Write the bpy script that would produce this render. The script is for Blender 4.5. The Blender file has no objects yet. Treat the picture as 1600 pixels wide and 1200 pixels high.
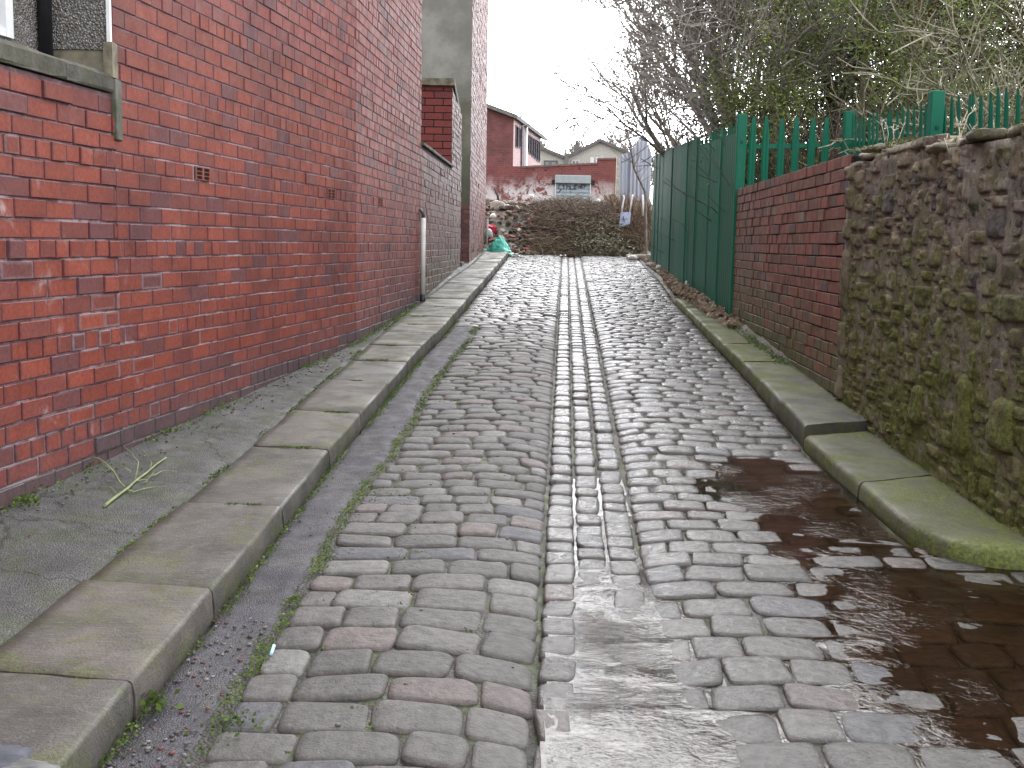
import bpy, math, random
from mathutils import Vector, Matrix, noise as mn
S = bpy.context.scene
COLL = S.collection
PI = math.pi
F = 1750.0
PITCH = math.atan(220/1750.)
ROLL = 0.018
RM = Matrix.Rotation(PI/2-PITCH, 3, 'X') @ Matrix.Rotation(ROLL, 3, 'Z')

# ---------------------------------------------------------------- helpers
def ray(u, v):
    return RM @ Vector(((u-800)/F, (600-v)/F, -1.0))
def at(u, v, Y):
    """the point of the place seen at (u, v) that lies Y metres up the lane"""
    d = ray(u, v)
    return d * (Y/d.y)
def interp(tab, x):
    if x <= tab[0][0]: 
        a, b = tab[0], tab[1]
    elif x >= tab[-1][0]:
        a, b = tab[-2], tab[-1]
    else:
        for i in range(len(tab)-1):
            if tab[i][0] <= x <= tab[i+1][0]:
                a, b = tab[i], tab[i+1]; break
    t = (x-a[0])/(b[0]-a[0])
    return a[1]+(b[1]-a[1])*t
ZR = [(-6,-1.80),(0,-1.47),(3,-1.33),(4.4,-1.25),(6.44,-1.14),(7.87,-1.04),(10.63,-.905),(14.75,-.709),(22.74,-.32),(24.3,-.23),(30,.0)]
_zc = {}
def zr(y):
    k = round(y*50)
    if k not in _zc:
        yy = k/50.
        _zc[k] = sum(interp(ZR, yy+o*.25) for o in range(-4,5))/9.
    return _zc[k]
def G(u, v, dz=0.0):
    """where the line of sight meets the road surface raised by dz"""
    d = ray(u, v)
    lo, hi = 1.0, 40.0
    f = lambda y: d.z*(y/d.y) - (zr(y)+dz)
    for _ in range(40):
        m = (lo+hi)/2
        if f(m) > 0: lo = m
        else: hi = m
    return d*(lo/d.y)
def ss(a, b, x):
    t = max(0., min(1., (x-a)/(b-a)))
    return t*t*(3-2*t)
def lerp(a, b, t): return a+(b-a)*t
def mixc(a, b, t): return tuple(a[i]+(b[i]-a[i])*t for i in range(3))
def nz(x, y, z=0.0): return mn.noise(Vector((x, y, z)))

class MB:
    def __init__(s): s.v=[]; s.f=[]; s.m=[]; s.c=[]; s.sm=[]
    def vert(s, p): s.v.append(tuple(p)); return len(s.v)-1
    def face(s, idx, c=(1,1,1), m=0, sm=False, a=0.0):
        """c: one colour, or a list with one colour per corner"""
        s.f.append(tuple(idx)); s.m.append(m); s.sm.append(sm)
        if isinstance(c, list):
            for q in c: s.c.append((q[0],q[1],q[2],q[3] if len(q)>3 else a))
        else:
            for _ in idx: s.c.append((c[0],c[1],c[2],c[3] if len(c)>3 else a))
    def box(s, x0,x1,y0,y1,z0,z1, c=(1,1,1), m=0, M=None, bev=0.0):
        if bev > 0:
            b = bev; i0 = len(s.v)
            pts = []
            for (sx,sy,sz) in [(a,b_,c_) for a in (0,1) for b_ in (0,1) for c_ in (0,1)]:
                X=(x0,x1)[sx]; Y=(y0,y1)[sy]; Z=(z0,z1)[sz]
                dx=b*(1-2*sx); dy=b*(1-2*sy); dz=b*(1-2*sz)
                pts += [(X,Y+dy,Z+dz),(X+dx,Y,Z+dz),(X+dx,Y+dy,Z)]
            for p in pts:
                p=Vector(p); s.vert(M@p if M else p)
            def I(sx,sy,sz,k): return i0+((sx*2+sy)*2+sz)*3+k
            F_=[]
            for a in (0,1):
                F_.append([I(a,0,0,0),I(a,1,0,0),I(a,1,1,0),I(a,0,1,0)][::1 if a else -1])
                F_.append([I(0,a,0,1),I(1,a,0,1),I(1,a,1,1),I(0,a,1,1)][::-1 if a else 1])
                F_.append([I(0,0,a,2),I(1,0,a,2),I(1,1,a,2),I(0,1,a,2)][::1 if a else -1])
            for a in (0,1):
                for b_ in (0,1):
                    F_.append([I(a,b_,0,0),I(a,b_,1,0),I(a,b_,1,1),I(a,b_,0,1)][::1 if (a+b_)%2 else -1])
                    F_.append([I(a,0,b_,0),I(a,1,b_,0),I(a,1,b_,2),I(a,0,b_,2)][::-1 if (a+b_)%2 else 1])
                    F_.append([I(0,a,b_,1),I(1,a,b_,1),I(1,a,b_,2),I(0,a,b_,2)][::1 if (a+b_)%2 else -1])
            for a in (0,1):
                for b_ in (0,1):
                    for c_ in (0,1):
                        F_.append([I(a,b_,c_,0),I(a,b_,c_,1),I(a,b_,c_,2)][::-1 if (a+b_+c_)%2 else 1])
            for q in F_: s.face(q, c, m)
            return
        i=len(s.v)
        for p in [(x0,y0,z0),(x1,y0,z0),(x1,y1,z0),(x0,y1,z0),(x0,y0,z1),(x1,y0,z1),(x1,y1,z1),(x0,y1,z1)]:
            p=Vector(p); s.vert(M@p if M else p)
        for q in [(0,3,2,1),(4,5,6,7),(0,1,5,4),(1,2,6,5),(2,3,7,6),(3,0,4,7)]:
            s.face([i+k for k in q], c, m)
    def tube(s, pts, rad, n=6, c=(1,1,1), m=0, cap=True, sm=True, a=0.0):
        """pts: Vectors, rad: float or list"""
        if not isinstance(rad, list): rad=[rad]*len(pts)
        rings=[]; up=None
        for k,p in enumerate(pts):
            t = (pts[min(k+1,len(pts)-1)]-pts[max(k-1,0)])
            if t.length < 1e-9: t=Vector((0,0,1))
            t.normalize()
            if up is None:
                up = t.orthogonal().normalized()
            else:
                up = up - t*up.dot(t)
                if up.length<1e-6: up=t.orthogonal()
                up.normalize()
            w=t.cross(up)
            i0=len(s.v)
            for j in range(n):
                an=2*PI*j/n
                s.v.append(tuple(p+(up*math.cos(an)+w*math.sin(an))*rad[k]))
            rings.append(i0)
        for k in range(len(rings)-1):
            A,B=rings[k],rings[k+1]
            for j in range(n):
                j2=(j+1)%n
                s.face((A+j,A+j2,B+j2,B+j), c, m, sm, a)
        if cap and n>2:
            s.face([rings[0]+j for j in range(n)][::-1], c, m, False, a)
            s.face([rings[-1]+j for j in range(n)], c, m, False, a)
    def grid(s, P, c=(1,1,1), m=0, sm=True, closed=False):
        """P: rows of points, c: colour or function of (i,j)"""
        I=[[s.vert(p) for p in r] for r in P]
        for i in range(len(P)-1):
            for j in range(len(P[0])-1):
                q=(I[i][j],I[i][j+1],I[i+1][j+1],I[i+1][j])
                if callable(c): cc=[c(i,j),c(i,j+1),c(i+1,j+1),c(i+1,j)]
                else: cc=c
                s.face(q, cc, m, sm)
        return I
    def build(s, name, mats, parent=None):
        me=bpy.data.meshes.new(name)
        me.from_pydata(s.v,[],s.f)
        if not isinstance(mats,(list,tuple)): mats=[mats]
        for q in mats: me.materials.append(q)
        me.polygons.foreach_set('material_index', s.m)
        me.polygons.foreach_set('use_smooth', s.sm)
        at_=me.color_attributes.new('Col','FLOAT_COLOR','CORNER')
        fl=[]
        for q in s.c: fl.extend(q)
        at_.data.foreach_set('color', fl)
        me.update()
        o=bpy.data.objects.new(name, me); COLL.objects.link(o)
        if parent: 
            o.parent=parent
        return o
def tag(o, label=None, cat=None, group=None, kind=None):
    if label: o['label']=label
    if cat: o['category']=cat
    if group: o['group']=group
    if kind: o['kind']=kind
    return o
def empty(name, loc=(0,0,0)):
    o=bpy.data.objects.new(name,None); COLL.objects.link(o); o.location=loc
    o.empty_display_size=.1
    return o
def at_base(mb, loc):
    """shift the collected verts so they are relative to loc"""
    mb.v=[(p[0]-loc[0],p[1]-loc[1],p[2]-loc[2]) for p in mb.v]
    return mb

# ---------------------------------------------------------------- materials
class NT:
    def __init__(s, name):
        s.mat=bpy.data.materials.new(name); s.mat.use_nodes=True
        s.t=s.mat.node_tree; s.t.nodes.clear()
        s.out=s.t.nodes.new('ShaderNodeOutputMaterial')
        s.p=s.t.nodes.new('ShaderNodeBsdfPrincipled')
        s.t.links.new(s.p.outputs[0], s.out.inputs[0])
        s.co=None
    def new(s,k): return s.t.nodes.new(k)
    def put(s, sock, val):
        if isinstance(val, bpy.types.NodeSocket): s.t.links.new(val, sock)
        else:
            if isinstance(val,(tuple,list)) and len(val)==3 and sock.type=='RGBA': val=(*val,1)
            sock.default_value=val
    def coord(s):
        if not s.co:
            g=s.new('ShaderNodeNewGeometry'); s.co=g.outputs['Position']
        return s.co
    def map(s, sc, off=(0,0,0)):
        n=s.new('ShaderNodeMapping'); s.put(n.inputs[0], s.coord()); n.inputs['Scale'].default_value=sc; n.inputs['Location'].default_value=off
        return n.outputs[0]
    def noise(s, scale, detail=4, rough=.55, vec=None, dist=0.0, out=0):
        n=s.new('ShaderNodeTexNoise'); s.put(n.inputs['Vector'], vec or s.coord())
        n.inputs['Scale'].default_value=scale; n.inputs['Detail'].default_value=detail
        n.inputs['Roughness'].default_value=rough; n.inputs['Distortion'].default_value=dist
        return n.outputs[out]
    def voro(s, scale, feat='F1', vec=None, out='Distance', rnd=1.0):
        n=s.new('ShaderNodeTexVoronoi'); n.feature=feat; s.put(n.inputs['Vector'], vec or s.coord())
        n.inputs['Scale'].default_value=scale; n.inputs['Randomness'].default_value=rnd
        return n.outputs[out]
    def math(s, op, a, b=0.0, c=None, clamp=False):
        n=s.new('ShaderNodeMath'); n.operation=op; n.use_clamp=clamp
        s.put(n.inputs[0],a); s.put(n.inputs[1],b)
        if c is not None: s.put(n.inputs[2],c)
        return n.outputs[0]
    def rng(s, x, a, b, lo=0.0, hi=1.0):
        n=s.new('ShaderNodeMapRange'); n.interpolation_type='SMOOTHSTEP'
        s.put(n.inputs[0],x)
        for i,q in enumerate((a,b,lo,hi)): s.put(n.inputs[i+1],q)
        return n.outputs[0]
    def mix(s, f, a, b, mode='MIX'):
        n=s.new('ShaderNodeMix'); n.data_type='RGBA'; n.blend_type=mode
        s.put(n.inputs[0],f); s.put(n.inputs[6],a); s.put(n.inputs[7],b)
        return n.outputs[2]
    def ramp(s, x, stops):
        n=s.new('ShaderNodeValToRGB'); s.put(n.inputs[0],x)
        e=n.color_ramp.elements
        while len(e)<len(stops): e.new(.5)
        for q,(p,c) in zip(e,stops): q.position=p; q.color=(*c,1)
        return n.outputs[0]
    def attr(s, name='Col'):
        n=s.new('ShaderNodeAttribute'); n.attribute_name=name
        return n.outputs['Color'], n.outputs['Alpha']
    def bump(s, h, strength=.5, dist=.01, normal=None):
        n=s.new('ShaderNodeBump'); n.inputs['Strength'].default_value=strength; n.inputs['Distance'].default_value=dist
        s.put(n.inputs['Height'],h)
        if normal: s.put(n.inputs['Normal'],normal)
        return n.outputs[0]
    def sep(s):
        n=s.new('ShaderNodeSeparateXYZ'); s.put(n.inputs[0],s.coord()); return n.outputs
    def done(s, col, rough=.6, bump=None, spec=.5, metal=0.0):
        s.put(s.p.inputs['Base Color'],col); s.put(s.p.inputs['Roughness'],rough)
        s.p.inputs['Specular IOR Level'].default_value=spec
        s.put(s.p.inputs['Metallic'],metal)
        if bump is not None: s.put(s.p.inputs['Normal'],bump)
        return s.mat
def mat_attr(name, rough=.6, var=.35, vscale=12, bscale=60, bstr=.4, bdist=.004, spec=.4, dirt=None):
    """colour from the mesh's own colour attribute, broken up by noise"""
    n=NT(name); c,a=n.attr()
    k=n.noise(vscale,5,.6)
    c2=n.mix(n.rng(k,.3,.7), n.mix(1.0,c,(1-var,)*3,'MULTIPLY'), n.mix(1.0,c,(1+var*.6,)*3,'MULTIPLY'))
    if dirt:
        c2=n.mix(n.rng(n.noise(dirt[1],4,.6,dist=.5),.5,.7,0,dirt[2]), c2, dirt[0])
    return n.done(c2, rough, n.bump(n.noise(bscale,5,.65),bstr,bdist), spec)
def mat_plain(name, col, rough=.5, var=.2, vscale=8, bstr=.1, spec=.5, metal=0.0):
    n=NT(name)
    k=n.noise(vscale,5,.6)
    c=n.mix(n.rng(k,.3,.7), tuple(x*(1-var) for x in col), tuple(min(1,x*(1+var)) for x in col))
    return n.done(c, rough, n.bump(n.noise(vscale*8,4),bstr,.004), spec, metal)
M={}
def brick_mat(name, white=0.0, soot=.5, moss=0.0, pink=0.0):
    n=NT(name); c,a=n.attr()
    k=n.noise(55,4,.7); k2=n.noise(9,4,.6)
    c=n.mix(n.rng(k,.3,.7), n.mix(1.0,c,(.72,.72,.75),'MULTIPLY'), n.mix(1.0,c,(1.2,1.2,1.1),'MULTIPLY'))
    big=n.noise(1.1,5,.65,dist=.4)
    c=n.mix(n.rng(big,.46,.70,0,soot), c, n.mix(1.0,c,(.50,.52,.66),'MULTIPLY'))
    # run-off streaks, narrow and tall
    st=n.noise(1.0,4,.6,vec=n.map((9,9,.7)))
    c=n.mix(n.rng(st,.56,.72,0,.45*soot+.15), c, n.mix(1.0,c,(.55,.5,.58),'MULTIPLY'))
    if white>0:
        e=n.math('MULTIPLY', n.rng(n.noise(3.2,5,.7,dist=.8),.55,.72), n.rng(k2,.45,.6))
        c=n.mix(n.math('MULTIPLY',n.math('MULTIPLY',e,a),white), c, (.50,.45,.45))
    if moss>0:
        mk=n.math('MULTIPLY', n.rng(n.noise(5,5,.7),.40,.62), a)
        c=n.mix(n.math('MULTIPLY',mk,moss), c, (.075,.085,.018))
    h=n.math('ADD', n.math('MULTIPLY',k,.5), n.noise(160,3,.6))
    return n.done(c, n.rng(k2,.3,.7,.5,.72), n.bump(h,.35,.003), .35)
M['brick_l']=brick_mat('brick_lane', white=.5, soot=.72)
M['brick_r']=brick_mat('brick_garden', soot=.35, moss=.95)
M['brick_p']=brick_mat('brick_painted_joint', soot=.6, moss=.5)
def mortar(name, col, lime=0.0):
    n=NT(name)
    k=n.noise(30,5,.7)
    c=n.mix(n.rng(k,.3,.7), tuple(x*.6 for x in col), tuple(x*1.25 for x in col))
    c=n.mix(n.rng(n.noise(2.2,4,.6),.5,.7,0,.6), c, tuple(x*.45 for x in col))
    if lime: c=n.mix(n.math('MULTIPLY',n.rng(n.noise(2.6,5,.7,dist=.5),.50,.62),n.rng(n.sep()[2],1.4,.2,0,lime)),c,(.40,.33,.35))
    return n.done(c, .85, n.bump(n.noise(120,4,.7),.6,.004), .2)
M['mortar_l']=mortar('mortar_grey_pink',(.165,.100,.108),.8)
M['mortar_r']=mortar('mortar_dark',(.022,.018,.018))
def sett_mat():
    n=NT('sett_stone'); c,a=n.attr()
    k=n.noise(26,5,.65); k2=n.noise(150,3,.7)
    c=n.mix(n.rng(k,.3,.72), n.mix(1.0,c,(.68,.68,.70),'MULTIPLY'), n.mix(1.0,c,(1.25,1.2,1.2),'MULTIPLY'))
    c=n.mix(n.rng(k2,.55,.75,0,.3), c, (.13,.12,.12))
    c=n.mix(n.rng(n.noise(3,4,.6),.52,.68,0,.3), c, (.035,.036,.024))
    c=n.mix(n.math('MULTIPLY',a,.45), c, n.mix(1.0,c,(.5,.47,.45),'MULTIPLY'))
    wetn=n.math('ADD', a, n.rng(n.noise(7,3,.6),.35,.7,-.25,.25), clamp=True)
    r=n.rng(wetn,0.0,1.0,.66,.14)
    h=n.math('ADD', n.math('MULTIPLY',n.noise(24,6,.68),2.4), n.math('MULTIPLY',k2,.5))
    return n.done(c, r, n.bump(h,.75,.007), .5)
M['sett']=sett_mat()
def grit(name, base, moss=.0, sc=90, crack=0):
    n=NT(name)
    v=n.voro(sc); cl=n.voro(sc,out='Color')
    bw=n.new('ShaderNodeRGBToBW'); n.put(bw.inputs[0],cl)
    c=n.ramp(bw.outputs[0],[(0.0,tuple(x*.5 for x in base)),(.5,base),(.85,tuple(min(1,x*1.5) for x in base)),(1.0,tuple(min(1,x*2.2) for x in base))])
    c=n.mix(n.rng(n.noise(3.5,5,.65),.45,.62,0,.55), c, tuple(x*.55 for x in base))
    if moss: c=n.mix(n.rng(n.noise(4.5,6,.7),.47,.58,0,moss), c, (.045,.06,.012))
    if crack:
        wv=n.new('ShaderNodeVectorMath'); wv.operation='ADD'; n.put(wv.inputs[0],n.coord()); nn_=n.new('ShaderNodeVectorMath'); nn_.operation='SCALE'
        n.put(nn_.inputs[0],n.noise(3.0,5,.7,out=1)); nn_.inputs['Scale'].default_value=.35; n.t.links.new(nn_.outputs[0],wv.inputs[1])
        e=n.voro(1.15,'DISTANCE_TO_EDGE',vec=wv.outputs[0])
        c=n.mix(n.rng(n.noise(1.5,6,.7,dist=1.0),.55,.66,0,.6),c,tuple(x*2.1 for x in base))
        c=n.mix(n.rng(e,.004,.012,.9,0),c,(.018,.018,.012))
    return n.done(c, n.rng(n.noise(10,3),.3,.7,.55,.8), n.bump(n.math('ADD',n.math('MULTIPLY',v,-1.0),n.noise(20,5,.6)),.7,.006), .35)
M['joint']=grit('joint_grit',(.035,.032,.028),.75)
M['tarmac']=grit('gutter_tarmac',(.056,.050,.059),.15,170)
M['pave']=grit('footway_tarmac',(.060,.058,.056),.35,150,1)
M['soil']=grit('verge_soil',(.055,.040,.028),.4,45)
def kerb_mat(name, mossy):
    n=NT(name); c,a=n.attr()
    k=n.noise(5,6,.65); k2=n.noise(110,4,.7); st=n.noise(1.0,5,.7,vec=n.map((18,45,30)))
    c=n.mix(n.rng(k,.3,.7), n.mix(1.0,c,(.68,.66,.64),'MULTIPLY'), n.mix(1.0,c,(1.3,1.27,1.24),'MULTIPLY'))
    c=n.mix(n.rng(n.noise(1.6,5,.7),.42,.66,0,.55), c, n.mix(1.0,c,(.5,.52,.5),'MULTIPLY'))
    c=n.mix(n.rng(st,.50,.68,0,.45), c, (.17,.15,.135))
    c=n.mix(n.rng(k2,.5,.7,0,.5), c, (.035,.030,.027))
    mk=n.math('ADD', n.math('MULTIPLY',a,mossy), n.rng(n.noise(2.8,7,.75,dist=.8),.40,.62,-.45,.42), clamp=True)
    c=n.mix(mk, c, n.mix(n.rng(n.noise(60,4),.3,.7), (.045,.055,.012),(.120,.135,.028)))
    return n.done(c, n.rng(n.noise(4,3),.35,.65,.45,.8), n.bump(n.math('ADD',n.math('MULTIPLY',st,.8),n.math('MULTIPLY',k2,.9)),.8,.006), .4)
M['kerb_l']=kerb_mat('kerb_sandstone',.35)
M['kerb_r']=kerb_mat('kerb_mossy_stone',1.0)
def stone_mat():
    n=NT('rubble_stone'); c,a=n.attr()
    k=n.noise(11,6,.7); k2=n.noise(60,5,.7)
    c=n.mix(n.rng(k,.3,.7), n.mix(1.0,c,(.5,.48,.46),'MULTIPLY'), n.mix(1.0,c,(1.45,1.4,1.3),'MULTIPLY'))
    c=n.mix(n.rng(k2,.55,.78,0,.4), c, (.04,.034,.028))
    # lime run-off, tall thin pale streaks
    st=n.math('MULTIPLY', n.rng(n.noise(1.0,5,.7,vec=n.map((7,7,.8))),.54,.66), n.rng(n.noise(6,5,.7),.4,.6))
    c=n.mix(n.math('MULTIPLY',st,.5), c, (.30,.27,.27))
    mk=n.math('ADD', a, n.rng(n.noise(4.5,6,.7,dist=.5),.3,.7,-.55,.55), clamp=True)
    c=n.mix(mk, c, n.mix(n.rng(n.noise(50,4),.3,.7), (.045,.050,.012),(.135,.135,.032)))
    h=n.math('ADD', n.math('MULTIPLY',n.noise(18,6,.75),2.0), n.math('MULTIPLY',k2,.9))
    return n.done(c, .72, n.bump(h,.8,.010), .3)
M['stone']=stone_mat()
def paint(name, col, rough=.35, dirt=.5):
    n=NT(name); c,a=n.attr()
    base=n.mix(1.0,c,col,'MULTIPLY')
    c2=n.mix(n.rng(n.noise(4,5,.7),.35,.75,0,.35), base, n.mix(1.0,base,(.55,.6,.5),'MULTIPLY'))
    c2=n.mix(n.rng(n.noise(1.0,5,.7,vec=n.map((25,25,1.3))),.62,.72,0,dirt), c2, (.16,.2,.16))
    return n.done(c2, rough, n.bump(n.noise(60,3),.06,.003), .22)
M['green']=paint('green_paint',(.005,.115,.068),.55,.35)
M['white_paint']=mat_plain('white_paint',(.75,.75,.76),.35,.08)
M['grey_paint']=mat_plain('grey_paint',(.42,.42,.43),.5,.2)
M['black_plastic']=mat_plain('black_plastic',(.012,.012,.016),.3,.2)
def glass_mat():
    n=NT('window_glass'); return n.done(n.mix(n.rng(n.noise(2,4),.35,.65),(.03,.04,.045),(.12,.14,.16)),.04,None,.7)
M['glass']=glass_mat()
def pebble_mat():
    n=NT('pebbledash')
    v=n.voro(105); cl=n.voro(105,out='Color'); bw=n.new('ShaderNodeRGBToBW'); n.put(bw.inputs[0],cl)
    c=n.ramp(bw.outputs[0],[(0,(.06,.055,.05)),(.35,(.18,.165,.15)),(.7,(.30,.28,.27)),(1,(.55,.53,.52))])
    c=n.mix(n.rng(v,.25,.6,0,.6),c,(.07,.06,.05))
    return n.done(c,.5,n.bump(n.math('MULTIPLY',v,-1.0),1.0,.012),.5)
M['pebble']=pebble_mat()
def render_mat():
    n=NT('cement_render')
    k=n.noise(1.3,6,.65); c=n.mix(n.rng(k,.35,.65),(.17,.17,.15),(.28,.28,.25))
    c=n.mix(n.rng(n.noise(14,5,.7),.55,.7,0,.4),c,(.20,.19,.16))
    z=n.sep()[2]
    zz=n.math('ADD',z,n.math('MULTIPLY',n.noise(2.2,4),.5))
    c=n.mix(n.rng(zz,2.65,2.72),n.mix(1.0,c,(.74,.72,.62),'MULTIPLY'),c)   # older, browner coat below
    c=n.mix(n.math('MULTIPLY',n.rng(n.noise(2.6,4,.6,vec=n.map((1.2,1,2.6),(3,0,1))),.60,.63),n.rng(z,4.0,4.3)),c,(.42,.15,.11)) # spalled off to the brick
    return n.done(c,.85,n.bump(n.noise(25,5,.7),.5,.01),.2)
M['render']=render_mat()
def shader_brick(name, c1, c2, mort, white=0.0, rot=False, scale=1.0, whz=(0,0)):
    n=NT(name)
    x,y,z=n.sep()
    cx=n.new('ShaderNodeCombineXYZ'); n.put(cx.inputs[0], y if rot else x); n.put(cx.inputs[1], z)
    b=n.new('ShaderNodeTexBrick'); n.put(b.inputs['Vector'],cx.outputs[0])
    n.put(b.inputs['Color1'],c1); n.put(b.inputs['Color2'],c2); n.put(b.inputs['Mortar'],mort)
    b.inputs['Scale'].default_value=1.0; b.inputs['Mortar Size'].default_value=.006*scale
    b.inputs['Brick Width'].default_value=.235*scale; b.inputs['Row Height'].default_value=.083*scale
    b.inputs['Mortar Smooth'].default_value=.3; b.inputs['Bias'].default_value=-.2
    c=b.outputs['Color']
    c=n.mix(n.rng(n.noise(1.4,5,.65),.4,.65,0,.55),c,n.mix(1.0,c,(.5,.5,.55),'MULTIPLY'))
    c=n.mix(n.rng(n.noise(20,4,.6),.3,.7),n.mix(1.0,c,(.8,.8,.8),'MULTIPLY'),c)
    if white:
        zz=n.math('ADD',z,n.math('MULTIPLY',n.noise(.9,5,.7),1.6))
        wm=n.math('MULTIPLY',n.rng(n.noise(2.4,7,.75,dist=.7),.44,.52),n.rng(zz,whz[0],whz[1],1.0,0.0))
        c=n.mix(n.math('MULTIPLY',wm,white),c,(.62,.60,.60))
    return n.done(c,.75,n.bump(b.outputs['Fac'],-.5,.006),.3)
M['brick_far']=shader_brick('brick_far',(.19,.062,.055),(.13,.048,.046),(.14,.10,.10),rot=False)
M['brick_side']=shader_brick('brick_weathered_side',(.36,.13,.12),(.22,.07,.07),(.16,.11,.11),rot=True)
M['brick_lime']=shader_brick('brick_limewashed',(.20,.055,.050),(.16,.046,.043),(.18,.11,.10),white=.8,whz=(2.5,3.6))
def bark(name, c1, c2, g=.0):
    n=NT(name)
    k=n.noise(14,5,.65); c=n.mix(n.rng(k,.3,.7),c1,c2)
    if g: c=n.mix(n.rng(n.noise(2.5,5,.7),.42,.6,0,g),c,(.10,.115,.03))
    return n.done(c,.85,n.bump(n.noise(1.0,4,.6,vec=n.map((60,60,12))),.5,.01),.15)
M['bark_grey']=bark('bark_grey',(.17,.15,.135),(.38,.345,.32),.25)
M['bark_red']=bark('bark_redbrown',(.07,.035,.022),(.20,.105,.07),.2)
M['bark_green']=bark('bark_lichen',(.10,.09,.06),(.27,.25,.17),.6)
M['bark_pale']=bark('bark_pale_lichen',(.18,.165,.12),(.42,.39,.31),.45)
def leafm(name, c1, c2, rough=.5, trans=.3):
    n=NT(name); c,a=n.attr()
    c=n.mix(1.0,c,n.mix(n.rng(n.noise(1.7,4,.6),.35,.65),c1,c2),'MULTIPLY')
    n.put(n.p.inputs['Base Color'],c); n.p.inputs['Roughness'].default_value=rough
    n.p.inputs['Specular IOR Level'].default_value=.3
    tr=n.new('ShaderNodeBsdfTranslucent'); n.put(tr.inputs[0],c)
    mx=n.new('ShaderNodeMixShader'); mx.inputs[0].default_value=trans
    n.t.links.new(n.p.outputs[0],mx.inputs[1]); n.t.links.new(tr.outputs[0],mx.inputs[2]); n.t.links.new(mx.outputs[0],n.out.inputs[0])
    return n.mat
M['leaf_bright']=leafm('leaf_bright',(.09,.13,.018),(.16,.21,.03),.5,.15)
M['leaf_dark']=leafm('leaf_dark',(.026,.028,.012),(.050,.050,.020),.6,.06)
M['leaf_moss']=leafm('leaf_moss',(.055,.09,.015),(.10,.15,.028))
M['grass']=leafm('grass_dry',(.30,.27,.13),(.42,.36,.20),.7)
M['generic']=mat_attr('rough_mixed',.7)
M['smooth']=mat_attr('smooth_mixed',.4,.12,6,40,.1)
def plastic_bag():
    n=NT('teal_polythene'); c,a=n.attr()
    c=n.mix(n.rng(n.noise(9,4),.3,.7),(.02,.36,.27),(.08,.55,.43))
    return n.done(c,.28,n.bump(n.noise(16,5,.6,dist=1.0),.6,.03),.6)
M['bag']=plastic_bag()
def water():
    n=NT('water')
    k=n.noise(1.0,4,.6,vec=n.map((38,52,30)),dist=.8)
    k2=n.noise(1.0,3,.6,vec=n.map((14,20,12)),dist=.7)
    amp=n.rng(n.noise(2.6,3,.5),.40,.62,.22,1.5)
    h=n.math('MULTIPLY',n.math('ADD',n.math('MULTIPLY',k,.6),k2),amp)
    b=n.bump(h,.5,.0062)
    fr=n.new('ShaderNodeFresnel'); fr.inputs[0].default_value=1.42; n.put(fr.inputs['Normal'],b)
    gl=n.new('ShaderNodeBsdfAnisotropic') if False else n.new('ShaderNodeBsdfGlossy'); gl.inputs['Roughness'].default_value=.02; n.put(gl.inputs['Normal'],b)
    tr=n.new('ShaderNodeBsdfTransparent'); tr.inputs[0].default_value=(.58,.42,.31,1)
    mx=n.new('ShaderNodeMixShader'); n.put(mx.inputs[0],fr.outputs[0]); n.t.links.new(tr.outputs[0],mx.inputs[1]); n.t.links.new(gl.outputs[0],mx.inputs[2])
    n.t.links.new(mx.outputs[0],n.out.inputs[0]); n.t.nodes.remove(n.p)
    return n.mat
M['water']=water()
# ---------------------------------------------------------------- the lie of the place
R = random.Random(7)
XL_T=[(-4,-1.25),(2.76,-1.05),(3.5,-1.02),(4.7,-.98),(5.85,-.95),(7.46,-.86),(9.17,-.78),(10.71,-.68),(12.8,-.59),(16.4,-.44),(22.5,-.18),(26,-.04)]
XI_T=[(-4,-1.75),(3.17,-1.49),(4.8,-1.40),(6.55,-1.32),(8.6,-1.235),(9.6,-1.20),(13.1,-1.06),(16.4,-.93),(19.5,-.74),(25,-.6)]
XT_T=[(-4,-.95),(2.8,-.81),(3.75,-.765),(4.4,-.75),(5.42,-.72),(6.0,-.655),(8.1,-.575),(10.57,-.42),(11.9,-.36)]
XR_T=[(4.62,1.72),(4.85,1.69),(5.42,1.72),(6.3,1.69),(7.42,1.76),(8.64,1.81),(10.2,1.87),(12.3,2.0),(14.7,2.12),(18.4,2.38),(21.5,2.50),(26,2.66)]
def XL(y): return interp(XL_T,y)
def XI(y): return interp(XI_T,y)
def XT(y): return interp(XT_T,y)+.018*nz(y*3.1,4.2)+.02*nz(y*7,1)
def XR(y):
    if y<4.40: return 30
    if y<4.62: return 1.72+ (4.62-y)**2*12
    return interp(XR_T,y)
def XC(y): return .10+.0445*(y-3.5)
def LW(y):   # face of the lane's left-hand walls
    if y<9.5: return -2.03+.137*(y-4.43)-(.0 if y>0 else 0)
    if y<13.1: return -1.335+.068*(y-9.5)
    if y<19.5: return -1.090+.036*(y-13.1)
    return -.78+.022*(y-19.5)
def RW(y):
    if y<7.26: return 2.155-.012*(y-4.6)
    return 2.12+.042*(y-7.26)
WB_T=[(-6,-1.6),(0,-1.30),(4.43,-1.09),(6.5,-1.0),(9.5,-.87),(12.2,-.74),(13.1,-.69),(19.5,-.33),(25,-.16),(30,.1)]
def WBL(y): return interp(WB_T,y)      # ground level at the left-hand walls
def WBR(y): return zr(y)+lerp(.066,lerp(.115,.165,ss(8.3,9.2,y)),ss(6.3,6.5,y))
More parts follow.
